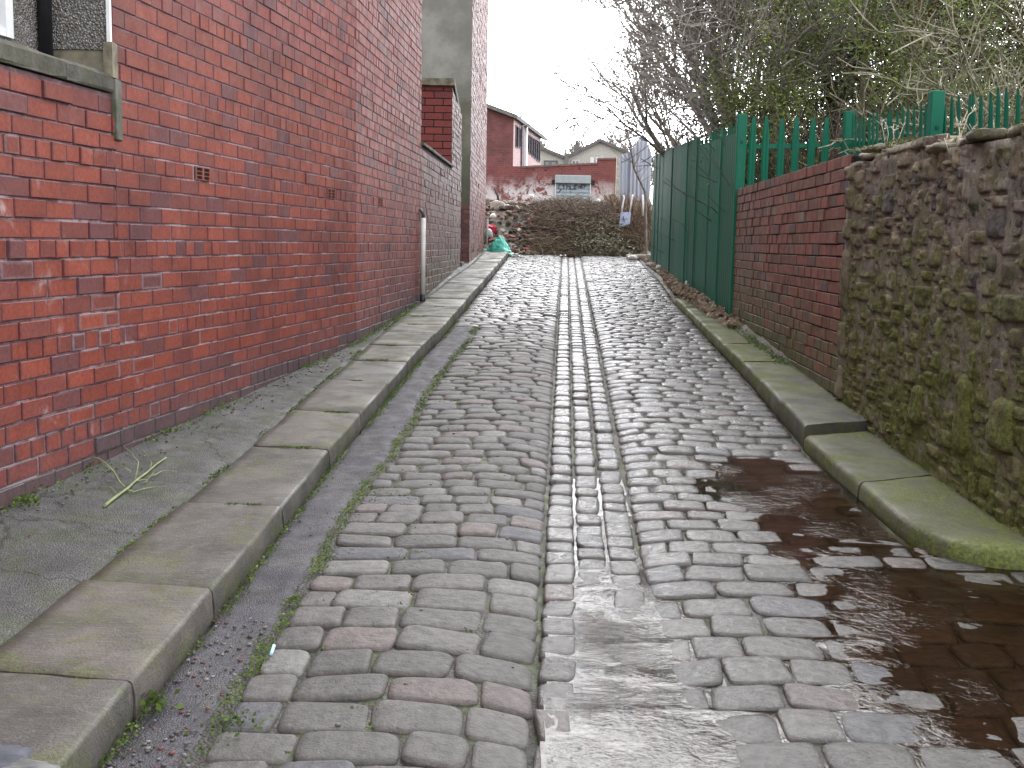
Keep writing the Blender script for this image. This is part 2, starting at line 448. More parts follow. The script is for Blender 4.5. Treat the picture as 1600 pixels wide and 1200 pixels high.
def cross(x,y):
    s=x-XC(y)
    if -.0<s<.39:
        return -.030
    d=-s if s<0 else s-.39
    h=-.024*math.exp(-d/.085)
    h+=.012*math.exp(-((d-.35)/.3)**2)
    if s>0:   # the sunken stretch that holds the puddle
        h-=.026*math.exp(-((x-1.30)/.42)**2-((y-5.45)/.62)**2)
        h-=.0075*math.exp(-((x-1.75)/.6)**2-((y-3.75)/.75)**2)
    if y<4.6: h-=.016*math.exp(-((s-.22)/.33)**2)*ss(3.9,3.2,y)
    return h
def road_z(x,y):
    return zr(y)+cross(x,y)+.007*nz(x*1.7,y*1.3,2.2)
def wet(x,y):
    s=x-XC(y)
    w=ss(-.12,.10,s)*ss(9.5,6.0,y)
    w=max(w, ss(-.02,.04,s)*ss(.45,.35,s)*.75)
    w=max(w, ss(8.0,14,y)*.62)
    w=max(w, ss(0.2,.5,s)*.62)
    return min(1,w)

# ---------------------------------------------------------------- setts
def sett(mb, cx,cy,lx,ly,rot,z,cam,seedv,fine,bed=.06):
    """one worn granite block with a rounded, slightly domed top; cam: half-lengths are lx, ly"""
    seg=20 if fine==2 else (14 if fine==1 else 10)
    e=(4.6+R.random()*3.6) if fine==2 else (3.6+R.random()*2.6)
    rings=[(0.0,0.0),(.5,-.0004),(.80,-.002),(.94,-.0050),(1.0,-.015),(1.0,-bed)] if fine==2 else \
          ([(0.0,0),(.70,-.001),(.93,-.007),(1.0,-.020),(1.0,-bed)] if fine==1 else [(0,0),(.8,-.002),(1.0,-.018),(1.0,-bed)])
    tx=R.gauss(0,.016); ty=R.gauss(0,.02); dz=R.gauss(0,.0032)
    ca,sa=math.cos(rot),math.sin(rot)
    g=R.random()
    base=mixc((.060,.057,.053),(.100,.093,.087),g)
    q=R.random()
    if q<.10: base=mixc(base,(.115,.088,.082),.6)
    elif q<.145: base=mixc(base,(.06,.062,.072),.7)
    elif q<.19: base=(.125,.122,.112)
    skewx=R.gauss(0,.05); skewy=R.gauss(0,.05)
    prev=None
    w=wet(cx,cy)
    edgec=mixc(base,(.13,.10,.085),.25)
    for k,(r,zo) in enumerate(rings):
        if r==0:
            c0=mb.vert((cx,cy,z(cx,cy)+dz)); prev=[c0]; continue
        cur=[]
        for j in range(seg):
            an=2*PI*(j+.5)/seg
            c_,s_=math.cos(an),math.sin(an)
            ux=math.copysign(abs(c_)**(2/e),c_)*lx*r; uy=math.copysign(abs(s_)**(2/e),s_)*ly*r
            if fine:
                wob=1+.055*nz(c_*1.3+seedv,s_*1.3,seedv*.37)
                ux*=wob; uy*=wob
            ux+=skewx*uy; uy+=skewy*ux
            px=cx+ux*ca-uy*sa; py=cy+ux*sa+uy*ca
            hz=zo+dz+tx*ux+ty*uy
            if fine and k<len(rings)-1: hz+=.0045*nz(px*14,py*14,seedv)+.002*nz(px*38,py*38,seedv)
            cur.append(mb.vert((px,py,z(px,py)+hz)))
        last=(k==len(rings)-1)
        col=base if k<len(rings)-2 else edgec
        if last: col=mixc(base,(.03,.028,.022),.6)
        if len(prev)==1:
            for j in range(seg): mb.face((prev[0],cur[j],cur[(j+1)%seg]),col,0,True,w)
        else:
            for j in range(seg): mb.face((prev[j],cur[j],cur[(j+1)%seg],prev[(j+1)%seg]),col,0,True,w)
        prev=cur
road=MB()
def fine_of(y): return 2 if y<5.2 else (1 if y<11 else 0)
def z_right_kerb(x,y): return road_z(x,y)
y=1.2; row=0
while y<24.6:
    pitch=.158+R.gauss(0,.010)
    if y<4.3: pitch=.172+R.gauss(0,.016)
    if y>11: pitch=.15+R.gauss(0,.008)
    yc=y+pitch/2
    # left of the channel, laid from the channel outwards
    for side in (-1,1):
        s=.006 if side<0 else .396
        s0=s
        first=True
        while True:
            L=(R.uniform(.16,.30) if yc<4.4 else R.uniform(.155,.265)) if not (side>0 and yc>5) else R.uniform(.165,.26)
            if first and row%2: L*=.62
            first=False
            xa=XC(yc)+(s if side>0 else -s)
            xb=xa+side*L
            if side<0:
                lim=(XT(yc)+.02) if yc<11.6 else (XL(yc)+.012)
                if xa-lim<.07: break
                if xb<lim+.05: xb=lim+.0; L=abs(xb-xa)
                elif xb-lim<.09: xb=lim; L=abs(xb-xa)
            else:
                lim=XR(yc)-.014
                if yc<4.62: lim=min(lim,5.2 if yc<3.2 else 4.2)
                if lim-xa<.07: break
                if xb>lim-.09: xb=lim; L=abs(xb-xa)
            cx=(xa+xb)/2
            yy=yc+.012*nz(cx*1.4,row*.37,3)+ (.03*(cx-XC(yc))*(-1 if side<0 else .2) if yc<5 else 0)
            gap=.003+R.random()*.004 if yc<6 else .002
            f_=fine_of(yc)
            if not(yc<2.3 and f_==2 and False):
                sett(road,cx,yy,max(.03,L/2-gap*.6),pitch/2-gap*.4-R.random()*.003,.0445*(-1)+R.gauss(0,.012),road_z,0,R.random()*50,f_)
            s+=L
            if L<.05: break
    y+=pitch; row+=1
# three lines of channel stones
for k in range(3):
    y=1.2+R.random()*.1
    while y<24.4:
        L=R.uniform(.13,.22) if y<5 else R.uniform(.12,.30)
        yc=y+L/2
        cx=XC(yc)+.065+k*.13
        dzk=(.013,.002,.006)[k]
        sett(road,cx,yc,.0595,L/2-.004,-.0445+R.gauss(0,.008),lambda a,b,d=dzk:road_z(a,b)+d,0,R.random()*50,fine_of(yc))
        y+=L
# the bed in the joints
P=[];yy=.8
ys=[.8+.12*i for i in range(int(24/.12))]
for y in ys:
    x0=XL(y)-.01
    xs_=[x0+.06*k for k in range(52)]+[x0+3.4,x0+4.2,x0+6]
    P.append([(x, y, road_z(x,y)-.017-.005*nz(x*9,y*9)) for x in xs_])
road.grid(P,(1,1,1),1)
tag(road.build('road',[M['sett'],M['joint']]),kind='structure')
# patched tarmac strip along the left-hand kerb
g=MB();P=[]
for i in range(270):
    y=.8+i*.0405
    x0=XL(y)-.005; x1=XT(y)-.012
    row_=[]
    for j in range(9):
        x=lerp(x0,x1,j/8.)
        z=road_z(x,y)-.001-.012*(abs(j/4.-1)**4)-.007*ss(.0,.2,nz(x*6,y*2.2,9))
        if j in(0,8): z-=.02
        row_.append((x,y,z))
    P.append(row_)
g.grid(P,(1,1,1),0)
tag(g.build('gutter',M['tarmac']),kind='structure')

# ---------------------------------------------------------------- kerbs
def kerb_slab(mb, st, col, moss, rnd=.016, tilt=0):
    """st: stations (outer xy, inner xy, ztop, zbot) from one end of the slab to the other"""
    P=[]; n=len(st)
    prof_n=14
    sd=R.random()*90
    for k,(o,i_,zt,zb) in enumerate(st):
        o=Vector((*o,0)); i_=Vector((*i_,0)); d=(i_-o); W=d.length; d.normalize()
        e=0.0
        if k==0 or k==n-1: e=1.0
        row=[]
        prof=[(0.012,-1),( -.004,-.6),(-.003,-.25)]
        for q in range(5):
            an=q/4*PI/2
            prof.append((rnd-rnd*math.cos(an), 'r', rnd*math.sin(an)))
        for q in range(1,9): prof.append((rnd+(W-rnd-.008)*q/8.,'t'))
        prof.append((W-.004,'b'))
        for pr in prof:
            wob=.004*nz(o.x*5+pr[0]*3,o.y*5,sd)
            if pr[1]=='r': z=zt-rnd+pr[2]; x=pr[0]
            elif pr[1]=='t': z=zt; x=pr[0]
            elif pr[1]=='b': z=zt-.05; x=pr[0]
            else: z=zt-rnd+(zt-rnd-zb)*pr[1]; x=pr[0]+.006*nz(o.y*6,z*20,sd)
            if pr[1]!='b': z+=.0045*nz(o.x*4+x*7,o.y*6,sd)+tilt*x-(.007*max(0,nz(o.y*11,sd,x*3)) if pr[0]<rnd*2.5 else 0)
            if e: z-=.007; 
            row.append(tuple(o+d*x+Vector((0,0,z))))
        P.append(row)
    def cf(i,j):
        return (*col, moss*(1.0 if j>3 else 1.25))
    I=mb.grid(P,cf,0)
    for r_ in (I[0],I[-1]):   # close the ends
        low=[mb.vert((mb.v[q][0],mb.v[q][1],mb.v[q][2]-.0)) for q in r_]
        bot=[mb.vert((mb.v[q][0],mb.v[q][1],st[0][3]-.04)) for q in r_]
        for a in range(len(r_)-1):
            mb.face((low[a],low[a+1],bot[a+1],bot[a]),(*col,moss),0)
kl=MB()
jy=[-1.2,-.3,.5,1.35,2.15,2.96,3.68,4.67,5.72,6.6,7.6,8.5,9.3,10.1,10.75,11.45,12.4,13.3]
while jy[-1]<24.5: jy.append(jy[-1]+R.uniform(.7,.95))
for a,b in zip(jy[:-1],jy[1:]):
    st=[]; n=9; dz=R.gauss(0,.004); tl=R.gauss(0,.008)
    for k in range(n+1):
        e=.007
        y=lerp(a+e,b-e,k/n)
        if k==0: pass
        bow=.008*math.sin(k/n*PI)
        kh=.11
        yi=y+.05*1.0
        st.append(((XL(y)+.010+bow*.4,y),(XI(yi),yi),zr(y)+kh+dz,zr(y)-.03))
    # extra stations just inside the ends so the arris is rounded
    st=[st[0]]+[((lerp(st[0][0][0],st[1][0][0],.12),lerp(st[0][0][1],st[1][0][1],.12)),(lerp(st[0][1][0],st[1][1][0],.12),lerp(st[0][1][1],st[1][1][1],.12)),st[0][2]+.0005,st[0][3])]+st[1:-1]+[((lerp(st[-1][0][0],st[-2][0][0],.12),lerp(st[-1][0][1],st[-2][0][1],.12)),(lerp(st[-1][1][0],st[-2][1][0],.12),lerp(st[-1][1][1],st[-2][1][1],.12)),st[-1][2],st[-1][3])]+[st[-1]]
    col=mixc((.074,.069,.063),(.104,.092,.082),R.random())
    m=0.15+.35*ss(7,11,a)*R.random()+ (.35 if 9.5<a<13 else 0)
    kerb_slab(kl,st,col,m,tilt=tl)
tag(kl.build('kerb',M['kerb_l']),kind='structure')
# right-hand kerb: high part beyond the step, low mossy part before it, turning right at the corner
kr=MB()
UO=[(6.38,1.695),(7.29,1.735),(8.51,1.80),(10.11,1.865),(12.25,1.98),(14.3,2.05)]
UI=[(6.38,2.14),(6.66,2.17),(8.59,2.17),(9.97,2.12),(11.4,2.14),(13.5,2.28),(14.5,2.30)]
uj=[6.40,7.15,7.95,8.8,9.9,10.9,12.0,13.2,14.2]
for a,b in zip(uj[:-1],uj[1:]):
    st=[]; n=8; dz=R.gauss(0,.004)
    for k in range(n+1):
        y=lerp(a+.004,b-.004,k/n); yi=y+.22*ss(9,6.4,y)
        W=interp(UI,yi)-interp(UO,y)
        xi=interp(UI,yi) if y<8.6 else interp(UO,y)+max(.27,W)
        st.append(((interp(UO,y),y),(xi,yi),zr(y)+lerp(.125,.085,ss(7,12,y))+dz,zr(y)-.03))
    kerb_slab(kr,st,mixc((.070,.068,.060),(.095,.088,.078),R.random()),.45+.4*ss(7.5,8.6,a) if a>7 else .2,rnd=.026)
low=[ # outer, inner
 ((1.69,6.37),(2.13,6.58)),((1.69,6.1),(2.15,6.40)),((1.69,5.74),(2.16,6.10)),((1.70,5.37),(2.165,5.60))]
low2=[((1.702,5.35),(2.165,5.58)),((1.705,5.1),(2.165,5.35)),((1.71,4.85),(2.165,5.1)),((1.722,4.68),(2.165,4.95)),((1.75,4.55),(2.17,4.85)),((1.80,4.46),(2.20,4.78)),((1.87,4.40),(2.27,4.74)),((1.97,4.36),(2.34,4.72)),((2.10,4.34),(2.42,4.71)),((2.28,4.33),(2.5,4.70))]
low3=[((2.29,4.33),(2.51,4.70)),((2.6,4.33),(2.62,4.70)),((3.2,4.35),(3.2,4.72))]
low4=[((3.21,4.35),(3.21,4.72)),((4.4,4.4),(4.4,4.77))]
def dens(l,n=3):
    o=[]
    for (a,b),(c,d) in zip(l[:-1],l[1:]):
        for k in range(n): 
            t=k/n; o.append(((lerp(a[0],c[0],t),lerp(a[1],c[1],t)),(lerp(b[0],d[0],t),lerp(b[1],d[1],t))))
    o.append(l[-1]); return o
for l,ms in ((low,.62),(low2,.74),(low3,.6),(low4,.6)):
    st=[(o,i_,zr(o[1])+.078,zr(o[1])-.05) for o,i_ in dens(l)]
    kerb_slab(kr,st,(.088,.083,.070),ms,rnd=.034)
tag(kr.build('kerb',M['kerb_r']),kind='structure')

# ---------------------------------------------------------------- pavement and verge
pv=MB();P=[]
for i in range(130):
    y=-1.0+i*.205
    row_=[]
    for j in range(11):
        t=j/10.
        x0=XI(y)+.0; x1=LW(y)-.03
        x=lerp(x0,x1,t)
        zk=zr(y)+.098
        z=lerp(zk,WBL(y),t)+.006*nz(x*5,y*4,1)
        if t==0: z-=.02
        row_.append((x,y,z))
    P.append(row_)
pv.grid(P,(1,1,1),0)
tag(pv.build('pavement',M['pave']),kind='structure')
vg=MB();P=[]
for i in range(150):
    y=8.3+i*.115
    x0=(interp(UO,y)+.1) if y<14.2 else XR(y)-.005
    x1=RW(min(y,12.1))+.03 if y<12.1 else 2.36+.0376*(y-11.9)+.05
    if y<14.2: x0=interp(UO,y)+.20
    if y>14.2: x0=XR(y)-.01
    row_=[]
    for j in range(9):
        t=j/8.; x=lerp(x0,x1,t)
        zz=lerp(zr(y)+(.04 if y<14.2 else -.015),WBR(y)-.02 if y<12 else zr(y)+.06+.06*ss(14,16,y),t**.7)
        zz+=.022*nz(x*7,y*5,5)*(1 if y>10 else .4)
        row_.append((x,y,zz))
    P.append(row_)
vg.grid(P,(1,1,1),0)
tag(vg.build('verge',M['soil']),kind='structure')

# ---------------------------------------------------------------- ground out to the horizon
def ground_h(x,y):
    b=zr(max(-6,min(y,27)))-.10
    if y>24: b=lerp(zr(24)-.1, .78, ss(24.1,27.5,y))-.0*x
    if y>30: b=.78
    if x>2.6 and y<24: b=lerp(b,b+.42,ss(2.6,4.5,x))
    if x<-2.5: b=lerp(b,b+.25,ss(-2.5,-4,x))
    if 2.2<x<2.9 and y<24: pass
    return b
gx=sorted(set([-600,-300,-120,-60,-35,-20,-12,-8,-5.5,-4,-3,-2.5]+[-2.2+i*.25 for i in range(32)]+[6,7,9,12,18,30,60,120,300,600]))
gy=sorted(set([-200,-60,-20,-8]+[-4+i*.8 for i in range(36)]+[24+i*.25 for i in range(20)]+[30,35,45,60,90,150,300,700]))
gr=MB()
P=[]
for y in gy:
    P.append([(x,y,(ground_h(x,y)-.05)+( .10*nz(x*.8,y*.8) if y>24.5 and y<40 else 0)) for x in gx])
gr.grid(P,(1,1,1),0)
M['ground']=grit('ground_earth',(.075,.062,.04),.7,30)
tag(gr.build('ground',M['ground']),kind='structure')

# ---------------------------------------------------------------- water running down the lane
wt=MB()
def cov(x,y):
    """water level above the mean road line, or None where there is none"""
    s=x-XC(y)
    q=.0055*nz(x*2.3,y*1.9,7)+.0028*nz(x*6,y*5,3)
    Wc=lerp(lerp(-.042,-.0225,ss(4.9,3.8,y)),-.0135,ss(3.5,2.9,y))+q*.3
    Wr=-.0036+q+.0045*math.exp(-((x-1.15)/.5)**2-((y-4.0)/.8)**2)
    W=lerp(Wc,Wr,ss(.2,1.0,s))
    W=lerp(W,-.06,ss(5.7,6.1,y))
    pud=math.exp(-((x-1.30)/.42)**2-((y-5.45)/.62)**2)
    if pud>.25: W=max(W,-.007)
    W-=.0035*ss(1.45,1.9,x)*ss(4.9,4.6,y)
    return W
nx,ny=230,270
xs=[0.02+i*(3.4/nx) for i in range(nx+1)]; ysw=[1.5+i*(5.0/ny) for i in range(ny+1)]
def smooth_road(x,y):
    # the water finds its own level: the sunken patch is filled
    d=0
    s=x-XC(y)
    if s>0: d=.0
    return zr(y)+.007*nz(x*1.7,y*1.3,2.2)+cross(x,y)
idx={}
for i,x in enumerate(xs):
    for j,y in enumerate(ysw):
        if x>XR(y)-.006 or x<XC(y)+.02: continue
        c=cov(x,y)
        if c<cross(x,y)-.016+.007*nz(x*1.7,y*1.3,2.2): continue
        idx[(i,j)]=wt.vert((x,y,zr(y)+c))
for (i,j),a in idx.items():
    q=[idx.get((i+1,j)),idx.get((i+1,j+1)),idx.get((i,j+1))]
    if None in q: continue
    wt.face((a,*q),(1,1,1),0,True)
tag(wt.build('water',M['water']),kind='structure')
# ---------------------------------------------------------------- brick walls, laid brick by brick
def brick_face(mb, pts, z0, zlo, ztop, c, L, joint, colf, nrm, hdr=5, hoff=0, dep=.0016, holes=(), rndz=0.0, ring=.018, thick=.03):
    """pts: plan polyline (x,y) of the wall face; nrm=+1 if the face looks to +x side; zlo/ztop: functions of y"""
    segs=[]
    for (ax,ay),(bx,by) in zip(pts[:-1],pts[1:]):
        d=Vector((bx-ax,by-ay,0)); segs.append((Vector((ax,ay,0)),d.normalized(),d.length))
    for (A,d,Ln) in segs:
        nv=Vector((d.y,-d.x,0))*nrm
        zmax=max(ztop(A.y),ztop((A+d*Ln).y)); r0=int(math.floor((min(zlo(A.y),zlo((A+d*Ln).y))-z0)/c))-1
        r=r0
        while z0+r*c<zmax:
            za=z0+r*c; header=hdr and (r-hoff)%hdr==0
            bl=L/2 if header else L
            off=(.25*L if header else (.5*L if r%2 else 0))
            t=-off
            while t<Ln-.004:
                t0=max(0.0,t); t1=min(Ln,t+bl)
                t+=bl
                if t1-t0<.02: continue
                jt=joint*(.8+.4*R.random())
                a=A+d*(t0+jt/2 if t0>0 else t0); b=A+d*(t1-jt/2 if t1<Ln else t1)
                ym=(a.y+b.y)/2
                if za+c*.6<zlo(ym)-.10: continue
                zt_=za+c-joint/2+R.gauss(0,rndz)
                if za+c*.5>ztop(ym): continue
                if any(h[0]<ym<h[1] and h[2]<za+c/2<h[3] for h in holes): continue
                zb_=za+joint/2+R.gauss(0,rndz)
                o=max(-dep*1.1,R.gauss(0,dep)); tw=max(-dep*.7,min(dep*.7,R.gauss(0,dep*.5)))
                ci,co,al=colf(ym,za+c/2)
                i0=len(mb.v); bv=.0035
                def put(pp,zz,dd): mb.v.append(tuple(pp+nv*dd+Vector((0,0,zz))))
                wv=Vector((0,0,0))
                # back, rim, bevelled front, inner ring
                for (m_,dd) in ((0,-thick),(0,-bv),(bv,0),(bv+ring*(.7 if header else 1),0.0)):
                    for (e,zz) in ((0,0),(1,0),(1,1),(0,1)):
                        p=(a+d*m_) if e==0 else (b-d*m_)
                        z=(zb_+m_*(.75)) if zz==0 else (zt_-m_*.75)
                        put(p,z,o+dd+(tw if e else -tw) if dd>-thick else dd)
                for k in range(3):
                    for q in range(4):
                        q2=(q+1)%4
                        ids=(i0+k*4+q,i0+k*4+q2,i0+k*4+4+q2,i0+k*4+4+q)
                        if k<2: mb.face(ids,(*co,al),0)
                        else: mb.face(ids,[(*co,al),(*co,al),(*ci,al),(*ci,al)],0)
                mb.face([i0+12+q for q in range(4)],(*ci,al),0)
            r+=1
def mortar_slab(mb, pts, zlo, ztop, nrm, back=.006, thick=.22, m=1, n=14, zn=1, col=(1,1,1)):
    P=[]
    for (ax,ay),(bx,by) in zip(pts[:-1],pts[1:]):
        d=Vector((bx-ax,by-ay,0)).normalized(); nv=Vector((d.y,-d.x,0))*nrm
        rows=[]
        for k in range(n+1):
            p=Vector((lerp(ax,bx,k/n),lerp(ay,by,k/n),0))
            f=p-nv*back; g_=p-nv*thick
            zl,zt=zlo(p.y)-.12,ztop(p.y)
            rows.append([f+Vector((0,0,zl)),f+Vector((0,0,zt)),g_+Vector((0,0,zt)),g_+Vector((0,0,zl)),f+Vector((0,0,zl))])
        I=mb.grid(rows,col,m,False)
        mb.face(I[0][:4],col,m); mb.face(I[-1][:4][::-1],col,m)
C_=.083
def col_left(y,z):
    hg=z-WBL(y)
    g=R.random()
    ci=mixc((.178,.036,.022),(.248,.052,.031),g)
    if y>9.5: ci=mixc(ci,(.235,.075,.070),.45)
    if z>1.2: ci=mixc(ci,(.245,.058,.054),.5)  # higher courses tinted pinker, glare put into the brick colour
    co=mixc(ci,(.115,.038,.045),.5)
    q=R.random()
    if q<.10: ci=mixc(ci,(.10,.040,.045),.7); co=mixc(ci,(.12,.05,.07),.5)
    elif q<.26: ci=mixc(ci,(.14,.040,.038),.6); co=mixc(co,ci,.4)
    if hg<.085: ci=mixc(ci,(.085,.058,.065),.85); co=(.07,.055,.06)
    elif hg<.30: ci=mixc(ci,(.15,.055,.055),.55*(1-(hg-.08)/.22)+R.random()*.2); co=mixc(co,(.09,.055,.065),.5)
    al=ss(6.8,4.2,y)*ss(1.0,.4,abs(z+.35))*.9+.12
    if y<6 and R.random()<.16*ss(1.0,.2,abs(z+.3)): co=mixc(co,(.30,.24,.26),.25+.3*R.random())
    return ci,co,al
# --- yard wall, nearest on the left
FLAT=lambda z:(lambda y:z)
J=5.40
yw=empty('yard_wall',(LW(3.4),3.4,WBL(3.4)))
tag(yw,'red brick yard wall with dark stone coping, nearest on the left below the window','brick wall')
b=MB()
YW_TOP=.665
py=[(LW(-1.5),-1.5),(LW(J),J)]
vents=[]
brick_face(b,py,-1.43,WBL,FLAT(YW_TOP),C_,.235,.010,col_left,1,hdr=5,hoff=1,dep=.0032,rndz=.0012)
mortar_slab(b,py,WBL,FLAT(YW_TOP-.004),1,back=.010)
at_base(b,yw.location).build('brickwork',[M['brick_l'],M['mortar_l']],yw)
b=MB()
def coping(mb,y0,y1,fx,z,th,over=.025,w=.28,col=(.07,.067,.056)):
    n=max(2,int((y1-y0)/.12)); P=[]; sd=R.random()*40
    for k in range(n+1):
        y=lerp(y0+.004,y1-.004,k/n); x=fx(y)
        wob=lambda s:.008*nz(y*6,s,sd)
        P.append([(x+over-.004+wob(1),y,z),(x+over+wob(2),y,z+.012),(x+over-.004+wob(3),y,z+th-.02+wob(5)),(x+over-.03,y,z+th+wob(4)),(x-w+.03,y,z+th+wob(6)),(x-w,y,z+th-.02),(x-w,y,z),(x+over-.004,y,z)])
    I=mb.grid(P,col,0,False)
    mb.face(I[0][:7],col); mb.face(I[-1][:7][::-1],col)
yy=-1.5
for y1 in (0.,1.1,2.2,3.3,4.2,4.96,J-.02):
    coping(b,yy,y1,LW,YW_TOP+R.uniform(0,.004),.092,over=.012,col=mixc((.060,.056,.046),(.085,.078,.06),R.random())); yy=y1
M['coping']=mat_attr('coping_stone',.8,.45,9,50,.6,.008,.3,((.05,.055,.02),3,.6))
at_base(b,yw.location).build('coping',M['coping'],yw)

# --- the brick house whose gable fills the left
hs=empty('brick_house',(-3,7.5,-.9))
tag(hs,'tall red brick gable with small air bricks, rising out of frame left of the lane','house')
b=MB()
HT=5.4
pg=[(LW(J),J),(LW(9.5),9.5),(LW(13.08),13.08)]
AB=[(6.93,.36),(9.02,.355),(10.2,.33)]   # placed after the courses below
def air_at(u,v,y): 
    p=at(u,v,y); return p
ab=[]
for (u,v) in ((316,280),(517,301),(594,316)):
    d=ray(u,v)
    lo,hi=4.5,12
    for _ in range(40):
        m=(lo+hi)/2
        if d.x/d.y*m-LW(m)>0: lo=m   # in front of the wall
        else: hi=m
    # x/y ratio grows towards the wall; keep the nearer solution
    yv=min(((abs(d.x/d.y*t-LW(t)),t) for t in [5.3+.01*i for i in range(690)]))[1]
    ab.append((yv,(d*(yv/d.y)).z))
def snap(z): return -1.43+round((z+1.43-C_/2)/C_)*C_
holes=[]
for (yv,zv) in ab:
    zc=snap(zv); holes.append((yv-.115,yv+.115,zc,zc+C_))
vh=[(609,213)]
for (u,v) in vh:
    d=ray(u,v); yv=min(((abs(d.x/d.y*t-LW(t)),t) for t in [9.6+.01*i for i in range(340)]))[1]
    zc=snap((d*(yv/d.y)).z); holes.append((yv-.06,yv+.06,zc,zc+C_))
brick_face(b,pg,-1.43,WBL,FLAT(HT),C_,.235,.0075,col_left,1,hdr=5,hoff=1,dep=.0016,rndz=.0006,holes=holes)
mortar_slab(b,pg,WBL,FLAT(HT),1,back=.0048,thick=.25)
at_base(b,hs.location).build('gable_wall',[M['brick_l'],M['mortar_l']],hs)
# air bricks: two rows of paired slots
for k,(yv,zv) in enumerate(ab):
    zc=snap(zv); a=MB()
    dd=Vector((LW(yv+.1)-LW(yv-.1),.2,0)).normalized(); nv=Vector((dd.y,-dd.x,0))
    Mx=Matrix(((dd.x,nv.x,0,LW(yv)),(dd.y,nv.y,0,yv),(0,0,1,zc+C_/2),(0,0,0,1)))
    cc=(.19,.045,.03)
    w=.105; h=.036
    a.box(-w,w,-.0035,-.0015,-h,h,(.006,.004,.004),0,Mx)  # near-black plate, paints the shade inside the slots
    for xx in ((-w,-w+.02),(-.012,.012),(w-.02,w)): a.box(xx[0],xx[1],-.001,.006,-h,h,cc,0,Mx)
    for zz in ((-h,-h+.005),(-.014,-.008),(.008,.014),(h-.005,h)): a.box(-w+.002,w-.002,-.001,.0055,zz[0],zz[1],cc,0,Mx)
    at_base(a,hs.location).build('air_brick',M['generic'],hs)
# pebbledashed back wall, its low window wall, the drainpipe, trim
XB=-2.17
def PWX(y): return XB-.137*(5.38-y)-.01
b=MB()
x0=LW(J)-.004
b.box(XB,x0-.004,J-.03,J+.22,.86,HT,(1,1,1),0)
b.box(-6,XB,J-.02,J+.22,.3,HT,(1,1,1),0)
at_base(b,hs.location).build('pebbledash_wall',M['pebble'],hs)
b=MB()
b.box(x0-.012,x0+.004,J-.038,J-.012,.875,HT,(.8,.8,.82),0)
at_base(b,hs.location).build('corner_trim',M['white_paint'],hs)
b=MB()
b.box(XB,x0-.006,J-.022,J+.02,YW_TOP-.1,.86,(.19,.17,.12),0)
at_base(b,hs.location).build('sill_band',M['generic'],hs)
# side extension with the window: wall with a real opening
def ext(mb,ya,yb,za,zb):
    pts=[Vector((PWX(ya),ya,0)),Vector((PWX(yb),yb,0)),Vector((PWX(yb)-.24,yb,0)),Vector((PWX(ya)-.24,ya,0))]
    I=[mb.vert(p+Vector((0,0,z))) for z in (za,zb) for p in pts]
    for q in [(0,3,2,1),(4,5,6,7),(0,1,5,4),(1,2,6,5),(2,3,7,6),(3,0,4,7)]: mb.face([I[k] for k in q],(1,1,1))
b=MB()
WY0,WY1,WZ0,WZ1=3.95,5.06,.85,2.0
ext(b,-1.5,WY0,-.3,HT-2); ext(b,WY1,J-.035,-.3,HT-2); ext(b,WY0+.001,WY1-.001,-.3,WZ0); ext(b,WY0+.001,WY1-.001,WZ1,HT-2)
at_base(b,hs.location).build('extension_wall',M['pebble'],hs)
wf=MB()
def wbar(mb,ya,yb,za,zb,i0,i1,c=(1,1,1)):
    pts=[Vector((PWX(ya)-i0,ya,0)),Vector((PWX(yb)-i0,yb,0)),Vector((PWX(yb)-i1,yb,0)),Vector((PWX(ya)-i1,ya,0))]
    I=[mb.vert(p+Vector((0,0,z))) for z in (za,zb) for p in pts]
    for q in [(0,3,2,1),(4,5,6,7),(0,1,5,4),(1,2,6,5),(2,3,7,6),(3,0,4,7)]: mb.face([I[k] for k in q],c)
wbar(wf,WY1-.055,WY1,WZ0,WZ1,-.012,.06); wbar(wf,WY0,WY0+.055,WZ0,WZ1,-.012,.06)
wbar(wf,WY0+.056,WY1-.056,WZ0,WZ0+.035,-.010,.058); wbar(wf,WY0+.056,WY1-.056,WZ1-.05,WZ1,-.010,.058)
wbar(wf,4.48,4.53,WZ0+.036,WZ1-.051,-.008,.056)
win=at_base(wf,hs.location).build('window',M['white_paint'],hs)
gp=MB(); wbar(gp,WY0+.05,WY1-.05,WZ0+.03,WZ1-.04,.02,.03)
at_base(gp,hs.location).build('pane',M['glass'],win)
dp=MB()
px,pyy=PWX(5.28)+.03,5.28
dp.tube([Vector((px,pyy,z)) for z in (YW_TOP+.06,1.5,2.6,HT-2.0)],.032,14,(1,1,1))
for zc in (1.35,2.9): dp.tube([Vector((px,pyy,zc-.03)),Vector((px,pyy,zc+.03))],.041,14,(1,1,1))
at_base(dp,hs.location).build('drainpipe',M['black_plastic'],hs)
# stone and timber upright at the joint of the two walls
b=MB()
xj=LW(J+.03)
b.box(-.03,.012,-.035,.035,.735,.895,(.20,.175,.125),0,Matrix.Translation((LW(J-.01)+.0,J-.01,0)))
b.box(-.03,.013,-.03,.05,.45,.73,(.12,.12,.105),0,Matrix.Translation((LW(J+.02),J+.01,0)),bev=.004)
at_base(b,hs.location).build('stone_upright',M['coping'],hs)
rf=MB()
rf.box(-7,-1.25,5.2,13.2,HT,HT+.15,(.08,.08,.09))
at_base(rf,hs.location).build('roof',M['generic'],hs)
# remaining outer walls so the house is a solid from any side
b=MB(); b.box(-6.5,-1.6,12.9,13.07,-1,HT,(.25,.08,.06)); b.box(-6.7,-6.5,5.4,13.07,-1,HT,(.25,.08,.06))
at_base(b,hs.location).build('wall',M['generic'],hs)

